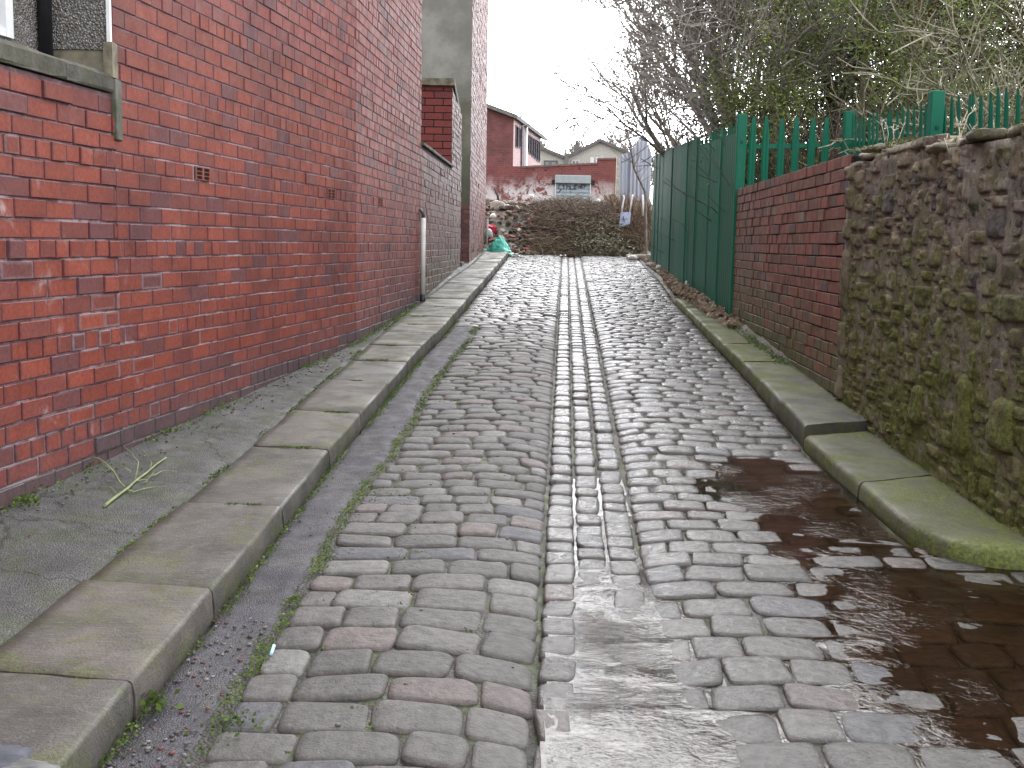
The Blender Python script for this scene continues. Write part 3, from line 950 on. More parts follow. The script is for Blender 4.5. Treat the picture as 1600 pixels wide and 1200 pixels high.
# --- grey pipe standing at the end of the gable
pp=MB()
x=LW(13.0)+.045; zb=WBL(13.0)
pp.tube([Vector((x,13.0,zb+.09)),Vector((x,13.0,.27))],.028,12,(.62,.62,.58))
pp.tube([Vector((x,13.0,zb-.05)),Vector((x,13.0,zb+.09))],.034,12,(.02,.02,.025))
pp.tube([Vector((x,13.0,.27)),Vector((x-.01,13.0,.33)),Vector((x-.05,13.0,.37))],.020,8,(.05,.05,.055))
tag(pp.build('pipe',M['smooth']),'pale grey upright pipe with a black foot at the far end of the brick gable','pipe')

# --- second yard wall with a raised part, beyond the gable
def col_old(y,z):
    g=R.random(); ci=mixc((.14,.065,.060),(.20,.08,.07),g); q=R.random()
    if q<.2: ci=mixc(ci,(.13,.09,.085),.7)
    hg=z-WBL(y)
    if hg<.35: ci=mixc(ci,(.10,.09,.05),.6)
    return ci,mixc(ci,(.20,.13,.12),.5),.35*ss(1.0,.1,hg)+.1
yb=empty('yard_wall',(LW(14),14,WBL(14)))
tag(yb,'low weathered brick yard wall with a thin stone coping, just past the grey upright pipe','brick wall')
b=MB(); p2=[(LW(13.1),13.1),(LW(16.9),16.9)]
brick_face(b,p2,-1.43,WBL,FLAT(1.10),C_,.235,.011,col_old,1,hdr=4,dep=.003)
mortar_slab(b,p2,WBL,FLAT(1.095),1,back=.005)
at_base(b,yb.location).build('brickwork',[M['brick_p'],M['mortar_l']],yb)
b=MB()
for ya,yc in ((13.1,14.1),(14.1,15.2),(15.2,16.1),(16.1,16.88)): coping(b,ya,yc,LW,1.10,.055,over=.03,col=(.09,.085,.075))
at_base(b,yb.location).build('coping',M['coping'],yb)
oh=empty('outhouse',(LW(17.4)-.5,17.4,WBL(17.4)))
tag(oh,'small brick outhouse with a sloping mossy roof, against the grey rendered house','outhouse')
OT=lambda y: 2.27-.13*(y-16.9)
b=MB(); p3=[(LW(16.9),16.9),(LW(18.6),18.6)]
brick_face(b,p3,-1.43,WBL,OT,C_,.235,.011,col_old,1,hdr=4,dep=.003)
mortar_slab(b,p3,WBL,OT,1,back=.005,thick=.24)
# front face, looking down the lane: bricks laid on a wall that runs across
fb=MB()
def col_oh(y,z):
    g=R.random(); ci=mixc((.15,.032,.03),(.21,.045,.038),g)
    if R.random()<.15: ci=mixc(ci,(.15,.04,.045),.7)
    return ci,mixc(ci,(.16,.05,.05),.6),0
fb.v=[]
brick_face(fb,[(0,0),(0,1.9)],-1.43,FLAT(-.6),FLAT(2.26),C_*1.25,.27,.013,col_oh,1,hdr=0,dep=.003,holes=[(.25,.42,1.0,1.12)],ring=.02)
Mr=Matrix.Rotation(PI/2,4,'Z')
fb.v=[tuple(Matrix.Translation((LW(16.9),16.89,0))@Matrix(((0,-1,0,0),(-1,0,0,0),(0,0,1,0),(0,0,0,1)))@Vector(p)) for p in fb.v]
off=len(b.v); 
at_base(b,oh.location).build('side_wall',[M['brick_p'],M['mortar_l']],oh)
mortar=MB(); mortar.box(LW(16.9)-1.9,LW(16.9)-.001,16.896,17.1,-.6,2.255,(1,1,1),0)
o1=at_base(mortar,oh.location).build('front_wall',M['mortar_r'],oh)
at_base(fb,oh.location).build('front_brickwork',[M['brick_r'],M['mortar_r']],oh)
b=MB()
P=[]
for k in range(9):
    y=16.82+k*.22
    P.append([(LW(17)+.03-j*.28,y,OT(y)+.10+.012*nz(j*1.7,k*1.3)) for j in range(8)])
b.grid(P,(.17,.16,.12)); P2=[[(p[0],p[1],p[2]-.10) for p in r] for r in P]
b.grid(P2,(.14,.13,.10)); b.grid([[r[0] for r in P],[r[0] for r in P2]],(.15,.14,.10)); b.grid([P[0],P2[0]],(.20,.19,.14)); b.grid([P[-1],P2[-1]],(.15,.14,.1))
at_base(b,oh.location).build('roof',M['coping'],oh)
b=MB(); b.box(-.055,.055,-.014,.05,-.055,.055,(.015,.015,.017),0,Matrix.Translation((LW(16.9)-.34,16.885,1.12)),bev=.006)
at_base(b,oh.location).build('vent',M['smooth'],oh)

# --- grey rendered house beyond
h2=empty('rendered_house',(-3,22,-.3))
tag(h2,'tall house with grey cement rendered end and worn brick side, past the outhouse','house')
H2=8.0
b=MB()
XA=LW(19.5)
b.box(-6,XA-.002,19.5,19.7,.62,H2,(1,1,1),0)
at_base(b,h2.location).build('rendered_wall',M['render'],h2)
b=MB()
def col_h2(y,z):
    g=R.random(); ci=mixc((.19,.08,.075),(.26,.115,.105),g); q=R.random()
    if q<.15: ci=mixc(ci,(.14,.07,.07),.7)
    return ci,mixc(ci,(.16,.09,.09),.5),.6*ss(.9,.1,z-WBL(y))
p4=[(XA,19.5),(LW(25),25)]
H2T=lambda y:H2
brick_face(b,p4,-1.43,WBL,FLAT(5.9),C_*1.0,.235,.011,col_h2,1,hdr=5,dep=.003)
mortar_slab(b,p4,WBL,FLAT(H2),1,back=.006,thick=.25)
at_base(b,h2.location).build('side_wall',[M['brick_p'],M['mortar_l']],h2)
b=MB(); 
fb=MB(); brick_face(fb,[(0,0),(0,.9)],-1.43,FLAT(-.6),FLAT(.64),C_,.235,.012,col_h2,1,hdr=0,dep=.003)
fb.v=[tuple(Matrix.Translation((XA,19.495,0))@Matrix(((0,-1,0,0),(-1,0,0,0),(0,0,1,0),(0,0,0,1)))@Vector(p)) for p in fb.v]
at_base(fb,h2.location).build('lower_wall',[M['brick_p'],M['mortar_l']],h2)
b=MB(); b.box(-6,XA-.003,19.503,19.7,-.6,.618,(.2,.09,.08)); b.box(-6,-5.8,19.7,25,-.6,H2,(.25,.1,.09)); b.box(-6,LW(25),25.0,25.2,-.6,H2,(.25,.1,.09))
at_base(b,h2.location).build('wall',M['generic'],h2)
b=MB(); b.box(-6.2,-.5,19.4,25.3,H2,H2+.2,(.08,.08,.09)); at_base(b,h2.location).build('roof',M['generic'],h2)
# yard door and its post between outhouse and house
dr=empty('yard_door',(-.95,19.0,WBL(19)))
tag(dr,'narrow yard doorway with a peeling white post between the outhouse and the rendered house','doorway')
b=MB(); b.box(-.99,-.90,18.63,18.74,WBL(18.7)+.35,1.40,(.50,.52,.50),bev=.008)
at_base(b,dr.location).build('post',M['smooth'],dr)
b=MB(); b.box(-.97,-.90,18.62,18.76,WBL(18.7)-.05,WBL(18.7)+.35,(.09,.08,.075),bev=.01); b.box(-1.0,-.86,18.6,19.48,WBL(19)-.06,WBL(19)+.03,(.13,.125,.11),bev=.012)
at_base(b,dr.location).build('doorstep',M['coping'],dr)
b=MB()
for k in range(5): b.box(-1.0,-.97,18.76+k*.145,18.76+k*.145+.14,WBL(19)+.035,1.15,mixc((.05,.055,.06),(.09,.09,.095),R.random()))
at_base(b,dr.location).build('door',M['generic'],dr)
pp=MB(); xx=LW(24.6)+.06; zb=WBL(24.6)
pp.tube([Vector((xx,24.6,zb-.05)),Vector((xx,24.6,.52)),],.03,10,(.30,.30,.29))
tag(pp.build('pipe',M['smooth']),'short grey pipe against the foot of the rendered house, behind the teal bag','pipe')

# ---------------------------------------------------------------- right-hand walls
def col_right(y,z):
    g=R.random(); ci=mixc((.135,.050,.040),(.220,.074,.055),g); q=R.random()
    if q<.12: ci=mixc(ci,(.085,.06,.065),.8)
    elif q<.25: ci=mixc(ci,(.15,.10,.07),.6)
    elif q<.265: ci=(.17,.15,.12)
    hg=z-WBR(y)
    if hg<.10: ci=mixc(ci,(.085,.08,.04),.9)
    elif hg<.38: ci=mixc(ci,(.12,.09,.05),.6*R.random())
    if y>10.5: ci=mixc(ci,(.12,.09,.07),.3)
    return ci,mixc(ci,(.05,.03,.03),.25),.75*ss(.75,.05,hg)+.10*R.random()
gw=empty('garden_wall',(RW(9.7),9.7,WBR(9.7)))
tag(gw,'red brick garden wall with dark open joints, adjoining the rubble stone wall','brick wall')
b=MB(); pr=[(RW(12.1),12.1),(RW(7.26),7.26)]
RT=lambda y:.605+.012*nz(y*4,1)
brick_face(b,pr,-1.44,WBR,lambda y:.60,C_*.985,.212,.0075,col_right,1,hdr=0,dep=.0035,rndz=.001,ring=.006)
mortar_slab(b,pr,lambda y:WBR(y),lambda y:.588,1,back=.014,thick=.22)
at_base(b,gw.location).build('brickwork',[M['brick_r'],M['mortar_r']],gw)

# rubble stone wall, every stone modelled
sw=empty('stone_wall',(RW(6),6,WBR(6)))
tag(sw,'rough brown rubble stone wall, mossy at the foot, nearest on the right','stone wall')
b=MB()
Y0,Y1=4.42,7.25
def stop(y): return .50+.05*ss(4.6,7.2,y)+.02*nz(y*3,2)
def stone(mb,ya,yb,za,zb,X,out,col,moss,n=8):
    sd=R.random()*80
    e=5+R.random()*5
    cy,cz=(ya+yb)/2,(za+zb)/2; hy,hz=(yb-ya)/2,(zb-za)/2
    tly,tlz=R.gauss(0,.05),R.gauss(0,.06)
    P=[];C=[]
    for i in range(n+1):
        r=[]
        for j in range(n+1):
            u=-1+2*i/n; w=-1+2*j/n
            m=(abs(u)**e+abs(w)**e)**(1/e); mx_=max(abs(u),abs(w))
            sc=mx_/m if m>0 else 1
            yy=cy+u*sc*hy*(1+.11*nz(u*2+sd,w*2)); zz=cz+w*sc*hz*(1+.12*nz(w*2,u*2+sd))
            d=(1-mx_**9)
            xx=X-out*(.15+.85*d)-.013*nz(yy*13,zz*13,sd)*d-.009*nz(yy*36,zz*36,sd)*(.3+d) + tly*(yy-cy)+tlz*(zz-cz)
            if mx_>.99: xx=X+.045
            r.append((xx,yy,zz))
        P.append(r)
    mb.grid(P,(*col,moss),0,True)
def stone_col(y,z):
    hg=z-WBR(y); q=R.random()
    c=mixc((.125,.104,.078),(.215,.176,.130),R.random())
    if q<.2: c=mixc((.145,.108,.090),(.12,.095,.088),R.random())
    elif q<.30: c=(.062,.056,.054)
    elif q<.36: c=(.14,.115,.08)
    m=ss(1.45,.35,hg)*1.05+R.gauss(0,.16)+.03
    return c,max(0,min(1,m))
cell=.036
ny_=int((Y1-Y0-.12)/cell); nz_=int((.66+1.36)/cell)
occ=set()
def place(i0,j0,w,h):
    for a in range(w):
        for q in range(h):
            if (i0+a,j0+q) in occ or i0+a>=ny_ or j0+q>=nz_: return False
    for a in range(w):
        for q in range(h): occ.add((i0+a,j0+q))
    return True
for j0 in range(nz_):
    for i0 in range(ny_):
        if (i0,j0) in occ: continue
        opts=[(R.choice((5,6,7,8,9)),R.choice((3,4,4))),(R.choice((3,4,5,6)),R.choice((2,3))),(R.choice((2,3,4,5)),R.choice((1,2,3))),(R.choice((2,3)),R.choice((3,4,5))),(2,2),(2,1),(1,1)]
        k=0 if R.random()<.42 else (1 if R.random()<.45 else 2)
        for (w,h) in opts[k:]:
            if place(i0,j0,w,h): break
        ya=Y0+i0*cell; yb=ya+w*cell; za=-1.36+j0*cell; zb=za+h*cell
        zs=.020*nz((ya+yb)*.9,za*1.2,6)+.006*nz(ya*5,za*5,3); ys=.012*nz(ya*4,za*4,9)
        ym=(ya+yb)/2
        if (za+zb)/2>stop(ym) or zb<WBR(ym)-.06: continue
        if w*h<=1 and R.random()<.5: continue
        c,m=stone_col(ym,za)
        g_=R.uniform(.002,.006)
        stone(b,ya+g_+ys,yb-g_+ys,za+g_+zs,zb-g_+zs,RW(ym),R.uniform(.004,.022),c,m,9 if w*h>3 else 6)
# long dressed stones at the joint with the brick
for (za,zb) in ((-.42,.02),(.05,.20),(-.98,-.72),(.24,.40),(-.70,-.45),(.42,.53)):
    stone(b,Y1-.125,Y1-.012,za,zb,RW(7.2),.030,(.14,.115,.085),.2,9)
for (ya,yb,za,zb) in ((5.15,5.32,-.98,-.55),(5.75,5.9,-.92,-.68),(4.7,4.95,-.88,-.62)):
    stone(b,ya,yb,za,zb,RW(5.2),.042,(.10,.09,.05),.9,9)
stones=at_base(b,sw.location).build('stonework',M['stone'],sw)
b=MB()   # mortar and hearting
P=[]
n=90
for k in range(n+1):
    y=lerp(Y0-.02,Y1,k/n); r=[]
    for j in range(50):
        zt=lerp(WBR(y)-.2,stop(y)-.01,j/49.)
        r.append((RW(y)-.004-.010*nz(y*7,zt*7,4)-.009*nz(y*28,zt*28,4),y,zt))
    r.append((RW(y)+.40,y,stop(y)-.01)); r.append((RW(y)+.42,y,WBR(y)-.2))
    P.append(r)
def mcol(i,j):
    return (.165,.142,.128, max(0,.95-j/49*1.1))
I=b.grid(P,mcol,0,True)
b.face([I[0][0],I[0][49],I[0][50],I[0][51]],(.1,.09,.08)); 
at_base(b,sw.location).build('mortar',M['stone'],sw)
def rock(mb,c,s,col,moss=0,n=7,sd=None,flat=1):
    sd=R.random()*90 if sd is None else sd
    P=[]
    for i in range(n+1):
        th=PI*i/n; r=[]
        for j in range(2*n+1):
            ph=2*PI*(j%(2*n))/(2*n)
            v=Vector((math.sin(th)*math.cos(ph),math.sin(th)*math.sin(ph),math.cos(th)))
            v=Vector([math.copysign(abs(q)**.62,q) for q in v])
            k=1+.30*nz(v.x*1.3+sd,v.y*1.3,v.z*1.3)+.10*nz(v.x*4+sd,v.y*4,v.z*4)
            r.append((c[0]+v.x*s[0]*k,c[1]+v.y*s[1]*k,c[2]+v.z*s[2]*k))
        P.append(r)
    mb.grid(P,(*col,moss),0,flat!=0)
for (ya,yb,hh,zo,cc,lb) in ((4.50,4.86,.105,0,(.17,.14,.12),None),(5.75,6.75,.07,.0,(.19,.17,.13),None),(6.82,7.2,.09,0,(.10,.085,.07),None)):
    b=MB(); rock(b,(RW(5)+.19,(ya+yb)/2,stop((ya+yb)/2)+hh*.4),(.21,(yb-ya)/2,hh*.55),cc,.15,9)
    at_base(b,sw.location).build('coping_stone',M['stone'],sw)
b=MB()
for k in range(26):
    y=R.uniform(4.9,7.2); rock(b,(RW(y)+R.uniform(-.01,.25),y,stop(y)+R.uniform(-.02,.03)),(R.uniform(.05,.10),R.uniform(.05,.13),R.uniform(.015,.03)),mixc((.10,.085,.07),(.26,.235,.20),R.random()),.15,6)
at_base(b,sw.location).build('loose_top',M['stone'],sw)
# the wall turns the corner out of frame
b=MB(); b.box(RW(4.4)+.4,5.5,4.42,4.8,-1.5,.45,(.12,.10,.08))
at_base(b,sw.location).build('return_wall',M['stone'],sw)
# ---------------------------------------------------------------- green palisade fences
def pale_mesh(h, w=.074, tw=0.0):
    """W-section steel pale with a splayed three-point top, standing at the origin and facing -y"""
    mb=MB(); t=.004
    prof=[(-w/2,.010),(-w/4,0.0),(0,.008),(w/4,0.0),(w/2,.010)]
    rows=[]
    top=[h-.05,h-.015,h,h-.015,h-.05]
    for lv in (0,1,2):
        r=[]
        for i,(x,y) in enumerate(prof):
            z={0:0,1:h-.13}.get(lv,top[i]); yy=y-(.006 if lv==2 and i in(0,1,3,4) else 0); xx=x*(.72 if lv==2 and i in (0,4) else 1)
            if lv==2 and i==2: yy=y-.016
            r.append((xx,yy,z))
        r+= [(p[0],p[1]+t,p[2]) for p in r[::-1]]; r.append(r[0])
        rows.append(r)
    mb.grid(rows,(1,1,1),0,False)
    return mb
def pales(root, A, B, za, zb, ha, hb, pitch, skip0=.12):
    """A,B plan ends; za/zb ground; ha/hb top height"""
    d=Vector((B[0]-A[0],B[1]-A[1],0)); L=d.length; d.normalize(); ang=math.atan2(d.y,d.x)
    n=int((L-skip0*.6)/pitch)
    src=None
    for k in range(n):
        t=(skip0+k*pitch)/L
        if t>.985: break
        h=lerp(ha-za,hb-zb,t)
        if src is None:
            src=pale_mesh(1.0).build('pale',M['green'],root); o=src; H0=1.0
        else:
            o=src.copy(); COLL.objects.link(o); o.parent=root
        x=A[0]+(B[0]-A[0])*t; y=A[1]+(B[1]-A[1])*t
        o.location=Vector((x,y,lerp(za,zb,t)))-root.location
        o.rotation_euler=(R.gauss(0,.004),R.gauss(0,.005),ang+R.gauss(0,.03))
        o.scale=(1,1,h+R.gauss(0,.012))
def post(mb,x,y,z0,z1,a=.055,ang=0):
    Mx=Matrix.Translation((x,y,0))@Matrix.Rotation(ang,4,'Z')
    mb.box(-a,a,-.004,.004,z0,z1,(1,1,1),0,Mx); mb.box(-a,-a+.008,.0042,a*1.6,z0,z1-.001,(1,1,1),0,Mx); mb.box(a-.008,a,.0042,a*1.6,z0,z1-.001,(1,1,1),0,Mx)
def rail(mb,A,B,z0,z1,off=.03):
    mb.tube([Vector((A[0],A[1],z0)),Vector((B[0],B[1],z1))],.0,4) if False else None
    d=Vector((B[0]-A[0],B[1]-A[1],0)); n=Vector((-d.y,d.x,0)).normalized()*off
    I=[]
    for (p,z) in ((A,z0),(B,z1)):
        P0=Vector((p[0],p[1],z))+n
        nn=n.normalized()
        for q in ((0,-.022),(0,.022),(.006,.022),(.006,-.022)): I.append(mb.vert(P0+nn*q[0]+Vector((0,0,q[1]))))
    for k in range(4): mb.face((I[k],I[(k+1)%4],I[4+(k+1)%4],I[4+k]),(1,1,1))
def fence(loc,label,A,B,za,zb,ha,hb,posts,pitch=.150,sheet=False):
    f=empty('palisade_fence',loc); tag(f,label,'fence','green palisade fences above and beside the right-hand walls')
    sgn=1
    ang=math.atan2(B[1]-A[1],B[0]-A[0])
    for t in posts:
        mb=MB(); x=lerp(A[0],B[0],t); y=lerp(A[1],B[1],t); 
        n=Vector((-(B[1]-A[1]),B[0]-A[0],0)).normalized()*.04
        post(mb,x+n.x,y+n.y,lerp(za,zb,t)-.1,lerp(ha,hb,t)-.0,.05,ang)
        at_base(mb,loc).build('post',M['green'],f)
    for (dz0,fr) in ((.32,0),(0,1)):
        mb=MB()
        if fr==0: rail(mb,A,B,za+dz0,zb+dz0)
        else: rail(mb,A,B,ha-.30,hb-.30)
        at_base(mb,loc).build('rail',M['green'],f)
    pales(f,A,B,za,zb,ha,hb,pitch)
    return f
FA0,FA1=(2.34,11.95),(2.70,22.0)
# pales face the lane: run the fence from far to near so its front is towards -x
fA=fence((2.34,12,-.8),'green palisade fence faced with green sheeting, running up the lane from the brick garden wall',FA1,FA0,-.38,-.72,1.76,1.33,(0.02,.27,.52,.76),.150)
# near corner post, shared corner
def corner_post(x,y,z0,z1,root,ang=0,a=.05):
    mb=MB(); Mx=Matrix.Translation((x,y,0))@Matrix.Rotation(ang,4,'Z')
    mb.box(-a,a,-.045,.045,z0,z1,(1,1,1),0,Mx,bev=.006)
    mb.box(-a*.25,a*.25,-.052,-.045,z1-.30,z1-.27,(.5,.5,.5),0,Mx)
    at_base(mb,root.location).build('post',M['green'],root)
corner_post(2.34,11.9,-.8,1.37,fA)
mb=MB()
# profiled sheets fixed behind the pales, lapped
ang=math.atan2(FA1[1]-FA0[1],FA1[0]-FA0[0])
for k in range(10):
    t0,t1=k/10.,(k+1)/10.+.004
    rows=[]
    n=32
    for j in range(n+1):
        t=lerp(t0,t1,j/n); x=lerp(FA0[0],FA1[0],t)-.040+(.004 if (j//2)%2 else 0)+.003*(k%2); y=lerp(FA0[1],FA1[1],t)
        r=[(x,y,lerp(-.76,-.42,t)),(x,y,lerp(1.33,1.76,t)-(.03 if t>.3 else .14)),(x+.004,y,lerp(1.33,1.76,t)-(.03 if t>.3 else .14)),(x+.004,y,lerp(-.76,-.42,t))]
        rows.append(r)
    q=(.72,.78,.80) if k%3 else (.60,.70,.70)
    mb.grid(rows,q,0,False)
at_base(mb,fA.location).build('sheeting',M['green'],fA)
for t in (.10,.32,.43,.64,.86,.93):      # upright joint strips
    mb=MB(); x=lerp(FA0[0],FA1[0],t)-.046; y=lerp(FA0[1],FA1[1],t)
    mb.box(x-.01,x+.004,y-.012,y+.012,lerp(-.74,-.40,t),lerp(1.33,1.76,t)-.03,(1.5,1.3,1.3) if t in(.10,.43) else (1,1,1))
    at_base(mb,fA.location).build('joint_strip',M['green'],fA)
fB=fence((2.9,11.9,-.6),'short green palisade fence facing down the lane, its pales seen singly above the brick wall',(2.34,11.92),(3.44,11.92),-.6,-.5,1.345,1.385,(),.155)
fC=fence((3.4,9,-.4),'green palisade fence with crowded pales running nearer, above and behind the rubble stone wall',(3.44,11.85),(3.20,5.2),-.45,-.75,1.375,.925,(.88,),.155)
corner_post(3.45,11.9,-.6,1.42,fC)
corner_post(3.27,8.95,-.6,1.235,fC,0,.052)

# ---------------------------------------------------------------- trees
def grow(mb, p, d, L, r, lvl, maxl, o, tips, leafpts):
    """one limb with wobble, tapering, sending out side limbs"""
    n=max(3,int(L/o['seg'])) if lvl<maxl else max(2,min(4,int(L/o['seg'])))
    n=min(n,9)
    pts=[p.copy()]; rad=[r]; dd=d.copy(); sl=L/n
    for k in range(n):
        dd=(dd+Vector((R.gauss(0,1),R.gauss(0,1),R.gauss(0,1)))*o['wob']+Vector((0,0,o['up'] if lvl<2 else o['up2']))+o.get('lean',Vector((0,0,0)))*.05).normalized()
        q_=p+dd*sl
        if k>0 and q_.y<22.6 and q_.x<2.5+.0376*(q_.y-11.9) and q_.z<1.45: break   # nothing grows through the sheeting
        p=q_; pts.append(p.copy()); rad.append(max(o['rmin'],r*(1-.72*(k+1)/n)))
    n=len(pts)-1
    if p.y<22.6 and p.x<2.5+.0376*(p.y-11.9) and p.z<1.45: return
    sides=8 if lvl==0 else (6 if lvl==1 else (4 if lvl==2 else 3))
    mb[0 if lvl<=1 else 1].tube(pts,rad,sides,(1,1,1),0,False,lvl<3)
    if lvl>=maxl:
        leafpts.append((pts[-1],dd)); 
        if len(pts)>2: leafpts.append((pts[1],dd))
        return
    nb=o['nb'][min(lvl,len(o['nb'])-1)]
    for k in range(nb):
        f=o['start'][min(lvl,len(o['start'])-1)]; t=f+(1-f)*(k+R.random()*.9)/nb
        t=min(t,.98); q=t*n; i=min(int(q),n-1); P=pts[i].lerp(pts[i+1],q-i)
        base=(pts[i+1]-pts[i]).normalized(); side=base.orthogonal().normalized()
        side=Matrix.Rotation(R.random()*2*PI,3,base)@side
        a=o['ang']*R.uniform(.6,1.35)
        nd=(base*math.cos(a)+side*math.sin(a))
        if nd.z<-.15 and lvl<2: nd.z=abs(nd.z)*.5
        nd.normalize()
        l=L*o['ratio']*R.uniform(.65,1.2)*(1-.35*t if lvl==0 else 1)
        grow(mb,P,nd,l,max(o['rmin'],rad[i]*o['rr']*R.uniform(.7,1.05)),lvl+1,maxl,o,tips,leafpts)
def tree(label, base, stems, o, levels, barkm, twigm, leaf=None, leafn=0, lsize=.05, lspread=.2, cat='tree', group=None, name='bare_tree'):
    mbs=[MB(),MB()]; lp=[]
    for (bx,by,dirv,L,r) in stems:
        grow(mbs,Vector((bx,by,base[2]-.15)),Vector(dirv).normalized(),L,r,0,levels,o,[],lp)
    root=empty(name,base); tag(root,label,cat,group)
    at_base(mbs[0],base).build('trunk',barkm,root)
    cr=at_base(mbs[1],base).build('crown',twigm,root)
    if leaf:
        lb=MB()
        for _ in range(leafn):
            P,dv=lp[R.randrange(len(lp))]
            cl=R.choice((.55,.8,1.0,1.25))
            for q in range(4):
                c=P+Vector((R.gauss(0,lspread),R.gauss(0,lspread),R.gauss(0,lspread)))
                u=Vector((R.gauss(0,1),R.gauss(0,1),R.gauss(0,1))).normalized(); w=u.orthogonal().normalized()
                s=lsize*R.uniform(.6,1.3)
                I=[lb.vert(c+u*s),lb.vert(c+w*s*.45),lb.vert(c-u*s),lb.vert(c-w*s*.45)]
                k=cl*R.uniform(.8,1.2); lb.face(I,(k,k,k),0,True)
        at_base(lb,base).build('foliage',leaf,root)
    return root
zt=-.35
# 1 the big twiggy tree leaning over the fence towards the lane
oA=dict(seg=.45,wob=.11,up=.04,up2=.02,rmin=.0052,nb=(10,7,6,4),start=(.30,.12,.1,.1),ang=.62,ratio=.56,rr=.60)
tree('bare twiggy tree spreading grey branches left over the green sheeted fence',(3.1,15.2,zt),
     [(3.15,15.2,(-.05,0,1),4.9,.075),(4.0,15.3,(-.50,.1,1),4.9,.062),(4.35,15.2,(-.76,.1,1),4.9,.05),(3.6,15.3,(-.28,.3,1.1),4.8,.06),(3.3,15.4,(-.14,.2,1),4.6,.05)],oA,4,M['bark_grey'],M['bark_grey'],group='trees behind the green fences')
# 2 second, further up
oB=dict(oA); oB.update(nb=(8,8,6,5),wob=.14,rmin=.010)
tree('bare grey tree behind the far end of the green sheeted fence, with thin upright branches',(4.6,20.5,zt),
     [(4.6,20.5,(-.25,0,1),5.6,.13),(4.8,20.6,(.2,0,1),5.6,.13),(4.5,20.3,(-.6,0,.9),4.2,.09)],oB,3,M['bark_grey'],M['bark_grey'],group='trees behind the green fences')
# 3 ivy-green shrubby tree
oC=dict(seg=.4,wob=.16,up=.03,up2=.02,rmin=.004,nb=(10,6,4),start=(.12,.1,.1),ang=.75,ratio=.5,rr=.5)
tree('bright green leafy evergreen standing between the bare tree and the red-brown trunks',(3.9,13.9,zt),
     [(3.9,13.9,(-.05,0,1),4.0,.06),(4.05,14.0,(.2,.1,1),3.9,.05),(3.85,14.1,(-.04,.1,1),3.2,.045)],oC,3,M['bark_green'],M['bark_green'],M['leaf_bright'],8000,.024,.12,name='evergreen_tree',group='trees behind the green fences')
# 4 red-brown trunks of a yew-like tree, dark foliage
oD=dict(seg=.5,wob=.09,up=.05,up2=0.01,rmin=.008,nb=(10,7,5),start=(.35,.1,.1),ang=.95,ratio=.5,rr=.40)
tree('yew with several thick red-brown trunks, behind the short run of pales',(6.0,15.5,zt),
     [(5.35,15.0,(-.06,0,1),5.2,.13),(5.75,14.8,(-.16,0,1),5.6,.17),(6.6,15.2,(.10,0,1),5.2,.14),(6.2,15.5,(.26,0,1),4.8,.12),(6.35,15.0,(-.08,0,1),5.0,.09)],oD,3,M['bark_red'],M['bark_green'],M['leaf_dark'],2200,.026,.2,name='yew_tree',group='trees behind the green fences')
oG=dict(seg=.5,wob=.10,up=.03,up2=0.0,rmin=.009,nb=(14,8,5),start=(.06,.1,.1),ang=1.1,ratio=.42,rr=.4)
for (x,yy_,L,lb) in ((5.6,18.5,5.2,'dark evergreen directly behind the red-brown yew trunks'),(8.0,17.5,5.0,'dark evergreen filling the gap right of the yew trunks'),(10.2,16.0,5.0,'dark evergreen in the top right corner behind the contorted branches')):
    tree(lb,(x,yy_,zt),[(x,yy_,(-.1,0,1),L,.14),(x-.8,yy_+.3,(-.1,0,1),L,.10),(x+.9,yy_+.2,(.1,0,1),L,.10)],oG,3,M['bark_red'],M['bark_green'],M['leaf_dark'],14500,.042,.28,name='evergreen_tree',group='trees behind the green fences')
# 5 the tangle of pale lichen-covered branches in front
oE=dict(seg=.20,wob=.27,up=.0,up2=.02,rmin=.0065,nb=(7,5,4,3),start=(.15,.1,.1,.1),ang=.80,ratio=.62,rr=.74)
tree('small tree with pale lichened branches writhing sideways behind the short run of pales',(4.9,12.9,-.4),
     [(4.8,12.9,(-.15,0,1),2.8,0.037),(4.9,12.8,(.15,-.1,1),2.9,0.043),(5.1,13.0,(.8,0,.8),3.2,0.043),(5.0,13.1,(-.35,0,.9),2.5,0.033)],oE,3,M['bark_pale'],M['bark_pale'],group='trees behind the green fences')
tree('contorted leafless tree with greenish limbs arching above the crowded pales at the right edge',(6.1,11.2,-.4),
     [(6.0,11.2,(-.5,0,1),2.7,0.043),(6.2,11.1,(.4,0,.9),2.8,0.045),(6.1,11.3,(-.9,0,.45),2.7,0.037),(6.3,11.3,(.9,0,.4),2.6,0.037)],oE,3,M['bark_pale'],M['bark_pale'],group='trees behind the green fences')
tree('leafless tree with long pale limbs crossing in front of the red-brown trunks',(5.9,13.3,-.4),
     [(5.8,13.3,(-.9,0,.9),3.2,0.040),(6.0,13.2,(.3,0,1),3.2,0.045),(6.2,13.4,(1,0,.7),3.2,0.037),(5.6,13.4,(-.2,0,1),3.0,0.037)],oE,3,M['bark_pale'],M['bark_pale'],group='trees behind the green fences')
tree('pale contorted tree behind the right-hand end of the crowded pales',(7.9,12.6,-.4),
     [(7.8,12.6,(-.7,0,1),3.0,0.040),(8.0,12.5,(.4,0,1),3.0,0.045),(8.2,12.6,(.9,0,.7),3.0,0.037)],oE,3,M['bark_pale'],M['bark_pale'],group='trees behind the green fences')
oE2=dict(oE); oE2.update(wob=.22)
tree('thin many-stemmed bare shrub filling the gap between the evergreen and the yew trunks',(4.4,13.4,-.4),
     [(4.3,13.4,(-.15,0,1),2.4,.020),(4.5,13.3,(.1,0,1),2.7,.022),(4.7,13.6,(.4,0,1),2.5,.022)],oE2,3,M['bark_green'],M['bark_grey'],group='trees behind the green fences',name='bare_shrub',cat='shrub')
